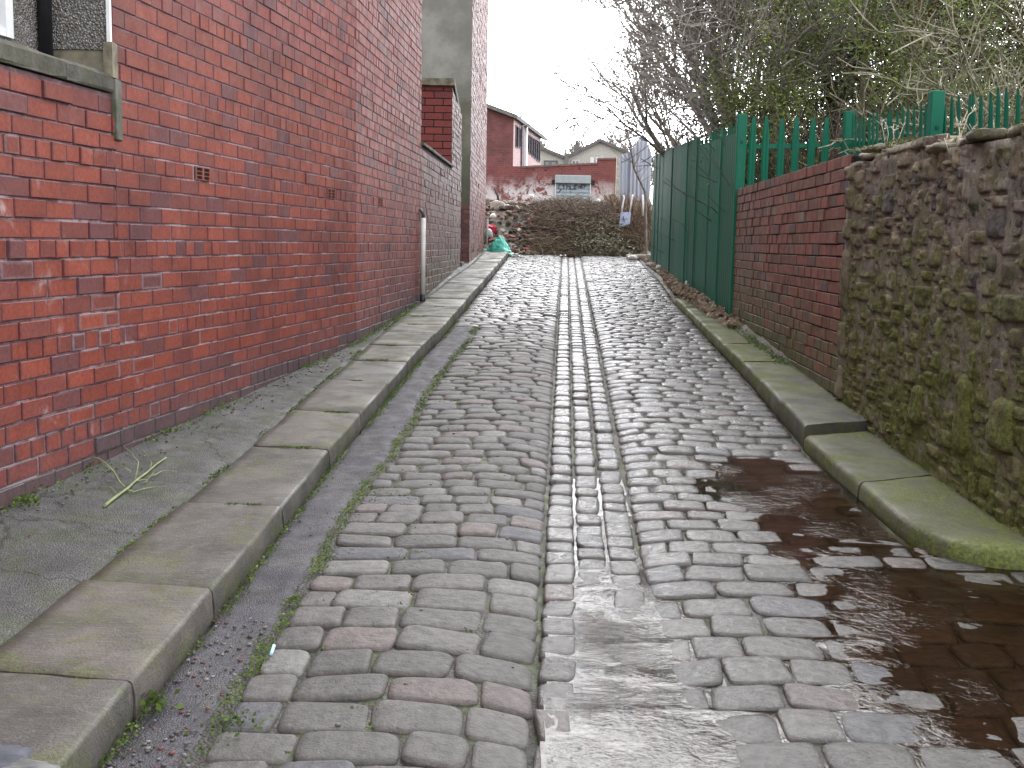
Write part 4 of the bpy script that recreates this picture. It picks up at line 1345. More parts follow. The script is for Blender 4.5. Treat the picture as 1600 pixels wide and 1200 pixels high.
# undergrowth behind the fences
ug=MB()
for k in range(5200):
    x=R.uniform(2.9,13); y=R.uniform(12.4,16.5) if x>3.6 else R.uniform(12.3,21)
    if x<3.6: x=R.uniform(3.15,3.8)
    P=Vector((x,y,-.5)); L=R.uniform(.7,2.4)*(1 if x>3.6 else .6); d=Vector((R.gauss(0,.35),R.gauss(0,.35),1)).normalized(); pts=[P]
    for q in range(3):
        d=(d+Vector((R.gauss(0,.2),R.gauss(0,.2),-.08))).normalized(); P=P+d*L/3; pts.append(P)
    ug.tube(pts,[.008,.006,.005,.003],3,mixc((.05,.042,.03),(.15,.125,.09),R.random()),0,False)
for k in range(4200):
    x=R.uniform(3.2,6.5); y=R.uniform(12.6,15.5)
    P=Vector((x,y,-.5)); L=R.uniform(.9,2.3); d=Vector((R.gauss(.08,.24),R.gauss(0,.25),1)).normalized(); pts=[P]
    for q in range(3):
        d=(d+Vector((R.gauss(0,.2),R.gauss(0,.2),-.05))).normalized(); P=P+d*L/3; pts.append(P)
    ug.tube(pts,[.011,.009,.007,.004],3,mixc((.06,.05,.035),(.20,.165,.125),R.random()),0,False)
tag(ug.build('undergrowth',M['generic']),'tangle of dead stems between the tree trunks behind the fences',kind='stuff')
# thin sapling at the end of the sheeting, tips
sp=MB(); b0=at(1012,310,23.5); 
pts=[Vector((b0.x-.0,23.4,-.2)),at(1008,300,23.4),at(990,262,23.4),at(985,225,23.4),at(975,185,23.4),at(966,160,23.4)]
sp.tube(pts,[.03,.026,.02,.014,.009,.005],5,(.5,.5,.5),0,False)
for k in range(46):
    t=R.uniform(.25,1)*(len(pts)-1); i=min(int(t),len(pts)-2); P=pts[i].lerp(pts[i+1],t-i)
    d=Vector((R.gauss(0,.8),R.gauss(0,.5),R.uniform(.1,1))).normalized(); q=[P]
    for _ in range(4):
        d=(d+Vector((R.gauss(0,.2),R.gauss(0,.2),.1))).normalized(); P=P+d*R.uniform(.08,.2); q.append(P)
    sp.tube(q,[.008,.007,.005,.004,.003],3,(.5,.5,.5),0,False)
tag(sp.build('sapling',M['bark_grey']),'thin bare sapling leaning left in front of the corrugated sheets','sapling')
# far bare trees on the skyline
oF=dict(seg=1.2,wob=.12,up=.05,up2=.03,rmin=.03,nb=(8,7,5),start=(.3,.15,.1),ang=.55,ratio=.5,rr=.5)
FT=[(866,95,5.2,'far bare tree on the skyline, its crown left of the valley between the pale gables'),(912,105,5.4,'far bare tree rising just behind the left slope of the pale gable'),(930,100,6.4,'far bare tree directly behind the ridge of the pale gabled house'),(960,100,5.6,'far bare tree behind the right slope of the pale gable'),(990,92,5.0,'far bare tree showing behind the corrugated sheets'),(1030,90,5.6,'far bare tree half hidden behind the far end of the green fence')]
for (u,Y,L,lb) in FT:
    p=at(u,300,Y); 
    tree(lb,(p.x,Y,3.0),[(p.x,Y,(0,0,1),L,.16),(p.x+.5,Y,(.25,0,1),L*.8,.12),(p.x-.5,Y,(-.3,0,1),L*.8,.12)],oF,3,M['bark_grey'],M['bark_grey'],group='bare trees on the skyline')

# ---------------------------------------------------------------- rubble, brambles and rubbish at the top of the lane
def mound_h(x,y):
    t=ss(23.9,27.0,y)
    side=1
    h=lerp(zr(24)-.06, .90, t**.85)
    h-= .25*ss(1.9,3.2,x)*ss(28,26,y)
    h+=.10*nz(x*1.3,y*1.3,3)*t+.05*nz(x*4,y*4,8)*t
    return h
mm=MB();P=[]
for i in range(60):
    y=23.8+i*.13
    P.append([(x,y,mound_h(x,y)) for x in [-1.5+j*.14 for j in range(50)]])
mm.grid(P,(1,1,1),0)
tag(mm.build('terrain',M['soil']),kind='structure')
rb=MB()
def brick_bit(mb,x,y,z,col,s=1):
    Mx=Matrix.Translation((x,y,z))@Matrix.Rotation(R.random()*6.3,4,'Z')@Matrix.Rotation(R.gauss(0,.6),4,'X')@Matrix.Rotation(R.gauss(0,.5),4,'Y')
    mb.box(-.11*s,.11*s,-.052*s,.052*s,-.036*s,.036*s,col,0,Mx,bev=.005)
rc=[(.27,.07,.05),(.20,.06,.05),(.32,.29,.25),(.08,.065,.055),(.12,.10,.08),(.20,.14,.09),(.10,.05,.045),(.33,.31,.28),(.09,.07,.05),(.07,.055,.045)]
for k in range(520):
    x=R.uniform(-.75,.85) if R.random()<.72 else R.uniform(.8,2.9); y=R.uniform(24.1,28.5)
    if x>.8 and y<26.3: continue
    brick_bit(rb,x,y,mound_h(x,y)+R.uniform(-.01,.06),R.choice(rc),R.uniform(.4,.95))
for k in range(200):
    x=R.uniform(-.7,2.9); y=R.uniform(23.9,28.6); s=R.uniform(.015,.045)
    rock(rb,(x,y,mound_h(x,y)+s*.3),(s,s*R.uniform(.6,1),s*.6),R.choice(rc),0,4)
tag(rb.build('rubble',M['generic']),'broken bricks and stones heaped at the top of the lane',kind='stuff')
def single(label,cat,name,fn,mat,group=None):
    b=MB(); fn(b); o=b.build(name,mat); tag(o,label,cat,group); return o
def pm(u,v):      # a place on the mound
    d=ray(u,v); best=min(((abs(d.z*(y/d.y)-mound_h(d.x*(y/d.y),y)),y) for y in [23.85+.03*i for i in range(150)]))[1]
    return d*(best/d.y)
p=pm(777,324); single('large pale concrete lump sitting high on the rubble, above the white bottle','concrete lump','concrete_lump',lambda b:rock(b,(p.x,p.y-.1,p.z+.02),(.17,.14,.13),(.40,.38,.34),0,9),M['generic'])
p=pm(771,339); single('round white plastic tub lying on the rubble under the pale concrete lump','tub','plastic_tub',lambda b:(b.tube([Vector((p.x,p.y-.16,p.z-.03)),Vector((p.x,p.y-.16,p.z+.03)),Vector((p.x,p.y-.15,p.z+.06))],[.062,.075,.045],14,(.8,.8,.8))),M['smooth'])
p2_=pm(781,338); single('thin pale batten poking out beside the white tub','batten','batten',lambda b:b.box(-.11,.11,-.012,.012,-.01,.01,(.5,.42,.38),0,Matrix.Translation((p2_.x,p2_.y-.22,p2_.z+.03))),M['generic'])
p=pm(765,357); 
def redcrate(b):
    Mx=Matrix.Translation((p.x,p.y-.2,p.z+.02))@Matrix.Rotation(.4,4,'Z')@Matrix.Rotation(.35,4,'X')
    P=[]
    for i in range(7):
        P.append([tuple(Mx@Vector((-.13+i*.043,-.1+j*.04,.05+.035*nz(i*.9,j*.9,3)+.02*math.sin(i)))) for j in range(6)])
    b.grid(P,(.42,.015,.05),0,False); b.grid([[(q[0],q[1]+.01,q[2]-.09) for q in r] for r in P],(.25,.01,.03))
    b.grid([P[0],[(q[0],q[1]+.01,q[2]-.09) for q in P[0]]],(.35,.012,.04)); b.grid([[r[0] for r in P],[(r[0][0],r[0][1]+.01,r[0][2]-.09) for r in P]],(.4,.015,.05))
single('crimson crumpled fabric cushion against the wall behind the teal bag','cushion','crumpled_cushion',redcrate,M['generic'])
p=pm(760,366); single('dirty white sack slumped between the brick wall and the teal bag','sack','white_sack',lambda b:rock(b,(p.x+.03,p.y-.2,p.z+.02),(.10,.08,.10),(.55,.56,.58),0,9),M['smooth'])
# teal polythene bag
def bagf(b):
    c=Vector((-.36,23.55,zr(23.5)+.02)); P=[]; n=30
    for i in range(n+1):
        th=PI*.55*i/n; r=[]
        for j in range(2*n+1):
            ph=2*PI*(j%(2*n))/(2*n)
            x=math.sin(th)*math.cos(ph); yy=math.sin(th)*math.sin(ph); z=math.cos(th)
            peak=math.exp(-((x+.0)/.42)**2)
            k=1+.22*nz(x*2+3,yy*2,z*2)+.13*nz(x*6,yy*6,z*6+5)+.05*abs(nz(x*13,yy*13,z*13))
            zz=max(0,z)**.9*(.18+.22*peak)*k
            r.append((c.x+x*.34*k+ (.03 if z>.7 else 0),c.y+yy*.26*k,c.z+zz-.02))
        P.append(r)
    b.grid(P,(1,1,1),0,True)
single('crumpled teal polythene bag dumped at the top left of the lane','bag','polythene_bag',bagf,M['bag'])
def scrap(b,x,y,z,w,h,col,seedq):
    P=[[(x-w/2+w*i/6.,y-h/2+h*j/5.,z+.03*nz(i*.7+seedq,j*.7,2)+.01) for j in range(6)] for i in range(7)]
    b.grid(P,col,0,False); P2=[[(q[0],q[1],q[2]-.006) for q in r] for r in P]; b.grid(P2,col,0,False)
    for a_,b_ in ((P[0],P2[0]),(P[-1],P2[-1]),([r[0] for r in P],[r[0] for r in P2]),([r[-1] for r in P],[r[-1] for r in P2])): b.grid([a_,b_],col,0,False)
single('off-white crumpled board beside the foot of the teal bag','board','crumpled_board',lambda b:(scrap(b,-.02,23.4,zr(23.4)+.05,.20,.14,(.7,.7,.68),1),scrap(b,.0,23.38,zr(23.4)+.015,.22,.16,(.6,.59,.56),5)),M['smooth'])
single('small white scrap on the setts just above the channel stones','scrap','white_scrap',lambda b:scrap(b,1.02,23.6,zr(23.6)+.03,.13,.08,(.8,.8,.8),9),M['smooth'])
single('flat white scrap to the right of the crumpled board by the teal bag','scrap','white_scrap',lambda b:scrap(b,.17,23.2,zr(23.2)+.01,.12,.08,(.7,.7,.68),3),M['smooth'])
p=pm(830,311); single('small white ball of polystyrene on the ridge of the rubble left of the shutter','polystyrene lump','polystyrene_lump',lambda b:rock(b,(p.x,p.y,p.z+.06),(.06,.05,.05),(.85,.85,.85),0,6),M['smooth'])
p=pm(931,333); single('small white fragment caught in the dark of the bramble heap','polystyrene lump','polystyrene_lump',lambda b:rock(b,(p.x,p.y-.75,p.z+.26),(.035,.03,.035),(.85,.85,.85),0,6),M['smooth'])
p=pm(775,300)
def stump(b):
    P0=pm(779,314); b.tube([Vector((P0.x,P0.y,P0.z-.05)),Vector((P0.x-.02,P0.y,P0.z+.12)),Vector((P0.x-.10,P0.y,P0.z+.30))],[.035,.03,.022],7,(.06,.05,.045))
single('dark broken branch standing up at the left of the rubble heap','branch','broken_branch',stump,M['generic'])
# bramble heap
bh=MB()
def bmh(x,y):
    a=math.exp(-((x-1.15)/.95)**2)*math.exp(-((y-25.7)/1.35)**2)
    a2=math.exp(-((x-2.2)/.8)**2)*math.exp(-((y-25.3)/.9)**2)
    return mound_h(x,y)+.27*a+.2*a2
for k in range(5200):
    x=R.gauss(1.15,.62) if R.random()<.7 else R.gauss(2.25,.38); y=R.uniform(24.15,27.0)
    if x<.15 or x>3.05: continue
    z=bmh(x,y)*R.uniform(.55,1)+(1-1)*0
    z=lerp(mound_h(x,y),bmh(x,y),R.random()**.5)
    an=R.gauss(0.25,.9)+(PI if R.random()<.5 else 0); d=Vector((math.cos(an),math.sin(an)*.8,R.gauss(.25,.3))).normalized(); L=R.uniform(.35,1.0)
    P=Vector((x,y,z))-d*L*.45; pts=[P.copy()]
    for q in range(4):
        d=(d+Vector((R.gauss(0,.10),R.gauss(0,.10),-.12+R.gauss(0,.08)))).normalized(); P=P+d*L/4; pts.append(P.copy())
    g=R.random(); c=mixc((.065,.045,.032),(.27,.19,.14),g*g)
    if y<24.9 and x<1.3 and R.random()<.6: c=mixc((.16,.12,.06),(.26,.19,.09),R.random())
    if R.random()<.07: c=(.32,.27,.2)
    bh.tube(pts,[.005,.0045,.004,.0035,.002],3,c,0,False)
for k in range(260):
    x=R.gauss(1.3,.7); y=R.uniform(24.4,26.4)
    if x<.0 or x>3.05: continue
    P=Vector((x,y,bmh(x,y)*.9)); d=Vector((R.gauss(0,.8),R.gauss(-.2,.4),R.uniform(.3,.9))).normalized(); L=R.uniform(.3,.7); pts=[P.copy()]
    for q in range(6):
        d=(d+Vector((R.gauss(0,.08),R.gauss(0,.08),-.20))).normalized(); P=P+d*L/6; pts.append(P.copy())
    bh.tube(pts,[.005,.0045,.004,.0035,.003,.002,.0015],3,mixc((.16,.11,.08),(.36,.28,.2),R.random()),0,False)
tag(bh.build('bramble_heap',M['generic']),'big heap of dead brown bramble stems blocking the top of the lane','brambles')
# leafy low growth at the right foot of the heap, and grass along its ridge
lv=MB()
for k in range(2600):
    x=R.gauss(1.95,.42); y=R.uniform(24.0,25.3); z=mound_h(x,y)+R.random()**1.4*.38
    if x<1.1 or x>2.95: continue
    c=Vector((x,y,z)); u=Vector((R.gauss(0,1),R.gauss(0,1),R.gauss(0,.6))).normalized(); w=u.orthogonal().normalized(); s=R.uniform(.02,.045)
    k_=R.choice((.5,.8,1.1,1.5)); lv.face([lv.vert(c+u*s),lv.vert(c+w*s*.5),lv.vert(c-u*s),lv.vert(c-w*s*.5)],mixc((.05,.055,.018),(.12,.105,.045),R.random()) if k_>0 else 0,0,True)
M['leaf_attr']=mat_attr('low_leaves',.6,.3,8,60,.1)
tag(lv.build('weeds',M['leaf_attr']),'dull green weeds at the right foot of the bramble heap',kind='stuff')
def blade(mb,P,L,lean,col,w=.004):
    a=R.random()*2*PI; d=Vector((math.cos(a)*lean,math.sin(a)*lean,1)).normalized(); sd=Vector((-math.sin(a),math.cos(a),0))*w
    q=[P]; 
    for k in range(3):
        d=(d+Vector((math.cos(a)*.2,math.sin(a)*.2,-.15))).normalized(); P=P+d*L/3; q.append(P)
    I=[]
    for k,pp in enumerate(q):
        f=(1,.85,.55,.1)[k]; I.append((mb.vert(pp+sd*f),mb.vert(pp-sd*f)))
    for k in range(3): mb.face((I[k][0],I[k][1],I[k+1][1],I[k+1][0]),col,0,True)
gs=MB()
for k in range(5200):
    x=R.uniform(-.8,3.2); y=R.uniform(26.3,29.3)
    g=R.random(); c=mixc((.30,.24,.12),(.20,.20,.07),g)
    if 1.2<x<2.2: c=mixc(c,(.22,.24,.06),.6)
    blade(gs,Vector((x,y,mound_h(x,y)-.02)),R.uniform(.08,.30),.6,c,.008)
for k in range(2600):      # dry stalks right of the heap, below the corrugated sheets
    x=R.uniform(2.2,3.2); y=R.uniform(24.6,27.5)
    blade(gs,Vector((x,y,mound_h(x,y)-.02)),R.uniform(.25,.62),.25,mixc((.14,.09,.06),(.30,.22,.14),R.random()),.006)
tag(gs.build('grass',M['leaf_attr']),'dry grass and stalks along the top of the rubble',kind='stuff')
# blue and white trolley stuck in the brambles
tr=empty('trolley',(2.45,25.2,.45))
tag(tr,'pale blue trolley panel with two white handles sticking up out of the brambles','trolley')
b=MB(); Y=25.2
q=[at(967,354,Y),at(984,350,Y-.02),at(986,332,Y+.08),at(970,331,Y+.10)]
I=[b.vert(v) for v in q]+[b.vert(v+Vector((0,.03,0))) for v in q]
for f_ in [(0,1,2,3),(7,6,5,4),(0,4,5,1),(1,5,6,2),(2,6,7,3),(3,7,4,0)]: b.face([I[k] for k in f_],(.42,.50,.70))
c0=(q[0]+q[1]+q[2]+q[3])/4+Vector((0,-.006,0))
b.box(-.05,-.02,-.01,.004,-.05,.05,(.25,.22,.25),0,Matrix.Translation(c0)@Matrix.Rotation(-.5,4,'Y'))
b.box(-.02,.05,-.012,.003,-.012,.02,(.62,.58,.5),0,Matrix.Translation(c0)@Matrix.Rotation(-.5,4,'Y'))
at_base(b,tr.location).build('panel',M['smooth'],tr)
for pl in ([(971,333),(973,320),(975,309),(974,305)],[(984,333),(986,318),(988,308),(989,304)]):
    b=MB(); b.tube([at(u,v,Y+.1) for u,v in pl],.017,8,(.85,.85,.85)); at_base(b,tr.location).build('handle',M['smooth'],tr)
b=MB(); a0=at(1005,316,25.3); b.tube([Vector((a0.x,25.3,a0.z-.3)),Vector((a0.x,25.3,at(1005,304,25.3).z))],.022,8,(.85,.85,.83))
tag(b.build('white_post',M['smooth']),'short white post beside the corrugated sheets, right of the trolley','post')
# rubbish and stones in the verge on the right
for (u,v,s,lb) in ((1003,371,(.14,.10,.07),'largest white stone in the verge by the end of the green fence'),(1004,383,(.10,.09,.06),'middling white stone just below the largest one'),(1013,386,(.06,.06,.08),'upright pale stone against the end of the green fence'),(1009,395,(.09,.07,.05),'white stone beside the broken kerb end'),(1016,413,(.10,.07,.03),'flat white slab fragment in the verge, nearer than the broken kerb end'),(1029,420,(.05,.05,.07),'pointed white stone against the foot of the green sheeting'),(988,403,(.10,.09,.05),'whitish stone at the very edge of the setts'),(980,380,(.08,.05,.04),'pale stone at the foot of the weeds')):
    P=G(u,v,.06); b=MB(); rock(b,(P.x,P.y,P.z),s,(.62,.60,.58),0,6); tag(b.build('stone',M['generic']),lb,'stone','pale stones dumped in the right-hand verge')
P=G(1000,402,.05); single('broken sandstone kerb end lying across the top of the verge','kerb stone','broken_kerb',lambda b:b.box(-.28,.30,-.07,.07,-.06,.06,(.45,.42,.36),0,Matrix.Translation(P)@Matrix.Rotation(.15,4,'Z'),bev=.02),M['generic'])
P=G(1072,452,.06); single('small white plastic bottle upright at the foot of the sheeting joint','bottle','plastic_bottle',lambda b:b.tube([Vector((P.x,P.y,P.z-.08)),Vector((P.x,P.y,P.z+.05)),Vector((P.x,P.y,P.z+.09)),Vector((P.x,P.y,P.z+.12))],[.035,.035,.014,.014],10,(.6,.58,.55)),M['smooth'])
lt=MB()
for k in range(1500):
    y=R.uniform(10.5,24); x0=XR(y)+.02 if y>14.2 else interp(UI,y)-.05; x1=(2.30+.0376*(y-11.9)+.02) if y>12 else RW(y)-.01
    if x1<x0+.03: continue
    x=R.uniform(x0,x1); s=R.uniform(.012,.04)
    z=zr(y)+.05+.05*(x-x0)/max(.1,x1-x0)
    q=R.random(); c=(.10,.06,.035) if q<.5 else ((.16,.11,.06) if q<.75 else ((.22,.06,.05) if q<.85 else ((.06,.09,.02) if q<.95 else (.45,.43,.4))))
    rock(lt,(x,y,z),(s,s*R.uniform(.5,1),s*.4),c,0,3)
for k in range(900):
    y=R.uniform(11,16); x=R.uniform(2.1,2.4); c=Vector((x,y,zr(y)+.10+R.random()*.06)); u=Vector((R.gauss(0,1),R.gauss(0,1),R.gauss(0,.4))).normalized(); w=u.orthogonal(); s=R.uniform(.015,.04)
    lt.face([lt.vert(c+u*s),lt.vert(c+w*s*.6),lt.vert(c-u*s),lt.vert(c-w*s*.6)],mixc((.10,.06,.04),(.22,.16,.10),R.random()))
tag(lt.build('litter',M['generic']),'dead leaves, brick bits and soil along the foot of the green fence',kind='stuff')

# ---------------------------------------------------------------- beyond: limewashed wall, workshops, pale gables
BW=45.0
bw=empty('boundary_wall',(1.5,BW,.7)); tag(bw,'long red brick wall with flaking white paint, across the lane behind the rubble','brick wall')
b=MB()
top=[(-6,3.0),(-1.3,3.02),(.2,3.02),(.21,2.96),(3.2,3.15),(3.21,3.33),(4.25,3.36)]
P=[[(x,BW,.2),(x,BW,z),(x,BW+.25,z),(x,BW+.25,.2)] for x,z in top]
I=b.grid(P,(1,1,1),0,False); b.face(I[-1],(1,1,1)); 
at_base(b,bw.location).build('brickwork',M['brick_lime'],bw)
b=MB()
for (xa,xb,za,zb) in ((.21,3.2,2.96,3.15),(3.21,4.27,3.33,3.36)):
    Iq=[b.vert(v) for v in ((xa,BW-.04,za),(xb,BW-.04,zb),(xb,BW+.29,zb),(xa,BW+.29,za),(xa,BW-.04,za+.07),(xb,BW-.04,zb+.07),(xb,BW+.29,zb+.07),(xa,BW+.29,za+.07))]
    for f_ in [(0,3,2,1),(4,5,6,7),(0,1,5,4),(1,2,6,5),(2,3,7,6),(3,0,4,7)]: b.face([Iq[k] for k in f_],(.16,.09,.08))
at_base(b,bw.location).build('coping',M['generic'],bw)
# roller shutter
sh=empty('shutter',(2.25,BW,1.2)); tag(sh,'small grey roller shutter with dark scribbled graffiti in the flaking painted wall','roller shutter')
b=MB(); x0,x1=1.60,2.94; P=[]
for k in range(24):
    z=.7+k*.072; P.append([(x0,BW-.04-(.018 if k%2 else 0),z),(x1,BW-.04-(.018 if k%2 else 0),z)])
b.grid(P,(.24,.28,.31),0,False); at_base(b,sh.location).build('slats',M['smooth'],sh)
b=MB(); b.box(x0-.05,x1+.03,BW-.22,BW-.001,2.38,2.70,(.27,.30,.31),bev=.02); at_base(b,sh.location).build('hood',M['smooth'],sh)
b=MB(); b.box(x0-.04,x0,BW-.09,BW-.001,.6,2.379,(.5,.52,.52)); at_base(b,sh.location).build('guide_rail',M['smooth'],sh)
b=MB(); b.box(x1,x1+.04,BW-.09,BW-.001,.6,2.379,(.5,.52,.52)); at_base(b,sh.location).build('guide_rail',M['smooth'],sh)
for xx in (x0-.17,x1+.06):
    b=MB(); b.box(xx,xx+.13,BW-.06,BW-.002,2.33,2.52,(.02,.015,.02)); at_base(b,sh.location).build('bracket',M['generic'],sh)
# graffiti: photograph pixels -> the shutter's plane
def gp_(u,v): 
    p=at(850+u/17.78,260+v/17.78,BW-.075); return Vector((p.x,BW-.068,p.z))
strokes=[[(520,480),(460,490),(410,540),(400,600),(440,630),(490,640),(450,680),(400,730)],
 [(540,470),(550,560),(545,650)],[(500,540),(590,530)],
 [(630,470),(635,560),(630,650)],[(635,580),(680,540),(710,560),(705,650)],
 [(735,530),(740,620),(790,650),(830,610),(840,520)],[(840,520),(850,650)],
 [(880,490),(885,600),(875,650)],[(850,540),(940,530)],[(1000,540),(950,550),(940,590),(1000,600),(1010,540),(1015,610)],
 [(1030,400),(1035,500),(1040,600)],[(1100,500),(1040,560),(1100,610)],[(1120,500),(1125,600)],[(1130,570),(1160,520),(1190,540)],[(740,680),(745,750)]]
b=MB()
for s_ in strokes:
    b.tube([gp_(u,v) for u,v in s_],.014,4,(.05,.035,.09),0,True)
at_base(b,sh.location).build('graffiti',M['generic'],sh)
# wall pocks and ties above the shutter
b=MB()
for (u,v) in ((853,264),(906,262),(833,262)):
    p=at(u,v,BW-.02); b.box(p.x-.05,p.x+.05,BW-.03,BW-.002,p.z-.07,p.z+.05,(.10,.03,.03),bev=.01)
at_base(b,bw.location).build('wall_tie',M['generic'],bw)
# brick workshop with the sloping roof
ws=empty('workshop',(-1,50,1)); tag(ws,'red brick workshop with a sloping roof, tall narrow windows and a white downpipe','building')
xa,ya=-.12,46.0; xb,yb_=1.16,54.3
b=MB()
P=[[(x,ya,.5),(x,ya,z)] for x,z in ((-7,7.4),(xa-.003,5.03))]
b.grid(P,(1,1,1),0,False)
at_base(b,ws.location).build('gable_wall',M['brick_far'],ws)
dv=Vector((xb-xa,yb_-ya,0)).normalized(); nvv=Vector((dv.y,-dv.x,0)); Ls=Vector((xb-xa,yb_-ya,0)).length
def wsx(u,v):   # pixel to (distance along side wall, z)
    d=ray(u,v); k=(xa*dv.y-ya*dv.x)/(d.x*dv.y-d.y*dv.x); p=d*k; return (Vector((p.x-xa,p.y-ya,0)).dot(dv),p.z)
MW=Matrix(((dv.x,nvv.x,0,xa),(dv.y,nvv.y,0,ya),(0,0,1,0),(0,0,0,1)))
wins=[]
for (ul,vt,ur,vb) in ((805.5,195,809,232),(811,199,814.5,233),(823.5,209,826,240),(827.3,211,829.6,243),(831,214,833.2,246),(834.4,216,836.6,249),(838,218,840,252),(841.2,220,843.2,254)):
    a=wsx(ul,vt); c=wsx(ur,vb); wins.append((a[0],c[0],c[1],a[1]))
b=MB()
# side wall in vertical strips round the windows so they are real openings
cur=0.0; zt_=5.04
pinkish=(.42,.27,.27)
for (s0,s1,z0,z1) in sorted(wins):
    if s0>cur: b.box(cur,s0,-.25,0,.5,zt_,pinkish,0,MW)
    b.box(s0+.0005,s1-.0005,-.25,-.001,.5,z0,pinkish,0,MW); b.box(s0+.0005,s1-.0005,-.25,-.001,z1,zt_,pinkish,0,MW)
    cur=s1
b.box(cur,Ls,-.25,0,.5,zt_,pinkish,0,MW)
at_base(b,ws.location).build('side_wall',M['generic'],ws)
for (s0,s1,z0,z1) in sorted(wins):
    b=MB(); f=.045
    for (p,q,r_,t) in ((s0,s0+f*1.6,z0,z1),(s1-f*1.6,s1,z0,z1),(s0+f*1.6,s1-f*1.6,z0,z0+f),(s0+f*1.6,s1-f*1.6,z1-f,z1)): b.box(p,q,-.10,.03,r_,t,(.05,.035,.05),0,MW)
    w_=at_base(b,ws.location).build('window',M['generic'],ws)
    b=MB(); b.box(s0+.03,s1-.03,-.13,-.105,z0+.03,z1-.03,(1,1,1),0,MW); at_base(b,ws.location).build('pane',M['glass'],w_)
s_,z_=wsx(817.3,200)
b=MB(); b.tube([MW@Vector((s_+.35,.10,.6)),MW@Vector((s_+.35,.10,5.0))],.06,10,(.8,.8,.82)); at_base(b,ws.location).build('downpipe',M['smooth'],ws)
b=MB(); b.box(s_-.55,s_+.05,-.05,.06,.5,5.02,(.10,.08,.10),0,MW); at_base(b,ws.location).build('pier',M['generic'],ws)
b=MB()
rows=[[(-7.2,45.7,7.6),(xa+.12,45.7,5.10)],[(-7.2,55,7.6),(xa+.12+1.43,55,5.10)]]
b.grid(rows,(.12,.13,.115)); b.grid([[(p[0],p[1],p[2]-.16) for p in r] for r in rows],(.08,.08,.08))
b.grid([rows[0],[(p[0],p[1],p[2]-.16) for p in rows[0]]],(.12,.13,.11)); b.grid([[r[1] for r in rows],[(r[1][0],r[1][1],r[1][2]-.16) for r in rows]],(.06,.06,.07))
at_base(b,ws.location).build('roof',M['generic'],ws)
b=MB(); p=at(821,180,50); q=at(821,196,50); b.tube([Vector((q.x-.2,50,q.z-.4)),Vector((q.x-.2,50,q.z+.35))],.012,5,(.2,.2,.2)); b.box(q.x-.25,q.x-.15,49.95,50.05,q.z+.33,q.z+.43,(.3,.3,.3)); at_base(b,ws.location).build('aerial',M['generic'],ws)
# pale gabled houses
def gable_house(label,uE0,vE0,uR,vR,uE1,vE1,Y,depth,wins,loc):
    h=empty('gabled_house',loc); tag(h,label,'house')
    a,r_,c=at(uE0,vE0,Y),at(uR,vR,Y),at(uE1,vE1,Y)
    prof=[(a.x,.5),(c.x,.5),(c.x,c.z-.12),(r_.x,r_.z-.12),(a.x,a.z-.12)]
    b=MB(); I=[[b.vert((x,yv,z)) for x,z in prof] for yv in (Y,Y+depth)]
    b.face(I[0],(.40,.375,.34)); b.face(I[1][::-1],(.40,.375,.34))
    for k in range(5): b.face((I[0][k],I[0][(k+1)%5],I[1][(k+1)%5],I[1][k]),(.36,.33,.30))
    at_base(b,loc).build('wall',M['generic'],h)
    b=MB()
    for (p,q) in ((a,r_),(r_,c)):
        dd=Vector((q.x-p.x,0,q.z-p.z)); 
        e=.0
        P=[[(p.x,Y-.3,p.z),(q.x,Y-.3,q.z)],[(p.x,Y+depth,p.z),(q.x,Y+depth,q.z)]]
        b.grid(P,(.14,.12,.12)); b.grid([[(v[0],v[1],v[2]-.22) for v in r2] for r2 in P],(.1,.09,.09))
        b.grid([P[0],[(v[0],v[1],v[2]-.22) for v in P[0]]],(.11,.10,.10))
    at_base(b,loc).build('roof',M['generic'],h)
    for (ul,vt,ur,vb,fc) in wins:
        p,q=at(ul,vt,Y-.05),at(ur,vb,Y-.05)
        b=MB(); f=.09
        for (x0_,x1_,z0_,z1_) in ((p.x,p.x+f,q.z,p.z),(q.x-f,q.x,q.z,p.z),(p.x+f,q.x-f,q.z,q.z+f),(p.x+f,q.x-f,p.z-f,p.z),((p.x+q.x)/2-.04,(p.x+q.x)/2+.04,q.z+f,p.z-f)): b.box(x0_,x1_,Y-.08,Y-.001,z0_,z1_,fc)
        w_=at_base(b,loc).build('window',M['generic'],h)
        b=MB(); b.box(p.x+.05,q.x-.05,Y-.045,Y-.003,q.z+.05,p.z-.05,(1,1,1)); at_base(b,loc).build('pane',M['glass'],w_)
gable_house('pale rendered gabled house with its ridge full in view above the painted wall',883.5,243.5,938,217,984,238,80,9,
   [(893,250,905.5,258,(.45,.45,.45)),(922.5,246,927.5,256,(.7,.7,.7)),(931,246,944,255.5,(.6,.62,.65)),(957,246,968,253,(.4,.4,.4))],(6,80,1))
gable_house('pale rendered gabled house, only its right roof slope seen beside the brick workshop',786,243.5,830,222,882.8,244,79,9,
   [(850,250.5,871,260,(.10,.09,.09))],(1,79,1))
b=MB(); p=at(884,250,79.5); b.box(p.x-.12,p.x+.14,78.6,78.9,.6,p.z+.4,(.13,.12,.12)); 
tag(b.build('downpipe',M['generic']),'dark downpipe in the valley between the two pale gabled houses','pipe')
b=MB(); p=at(901,236,88); q=at(901,226,88); b.box(p.x-.25,p.x+.2,87.7,88.3,p.z-1.5,q.z,(.12,.11,.11)); b.tube([Vector((p.x,88,q.z)),Vector((p.x,88,q.z+.3))],.12,8,(.12,.11,.11))
tag(b.build('chimney',M['generic']),'small far chimney just left of the pale gable','chimney')
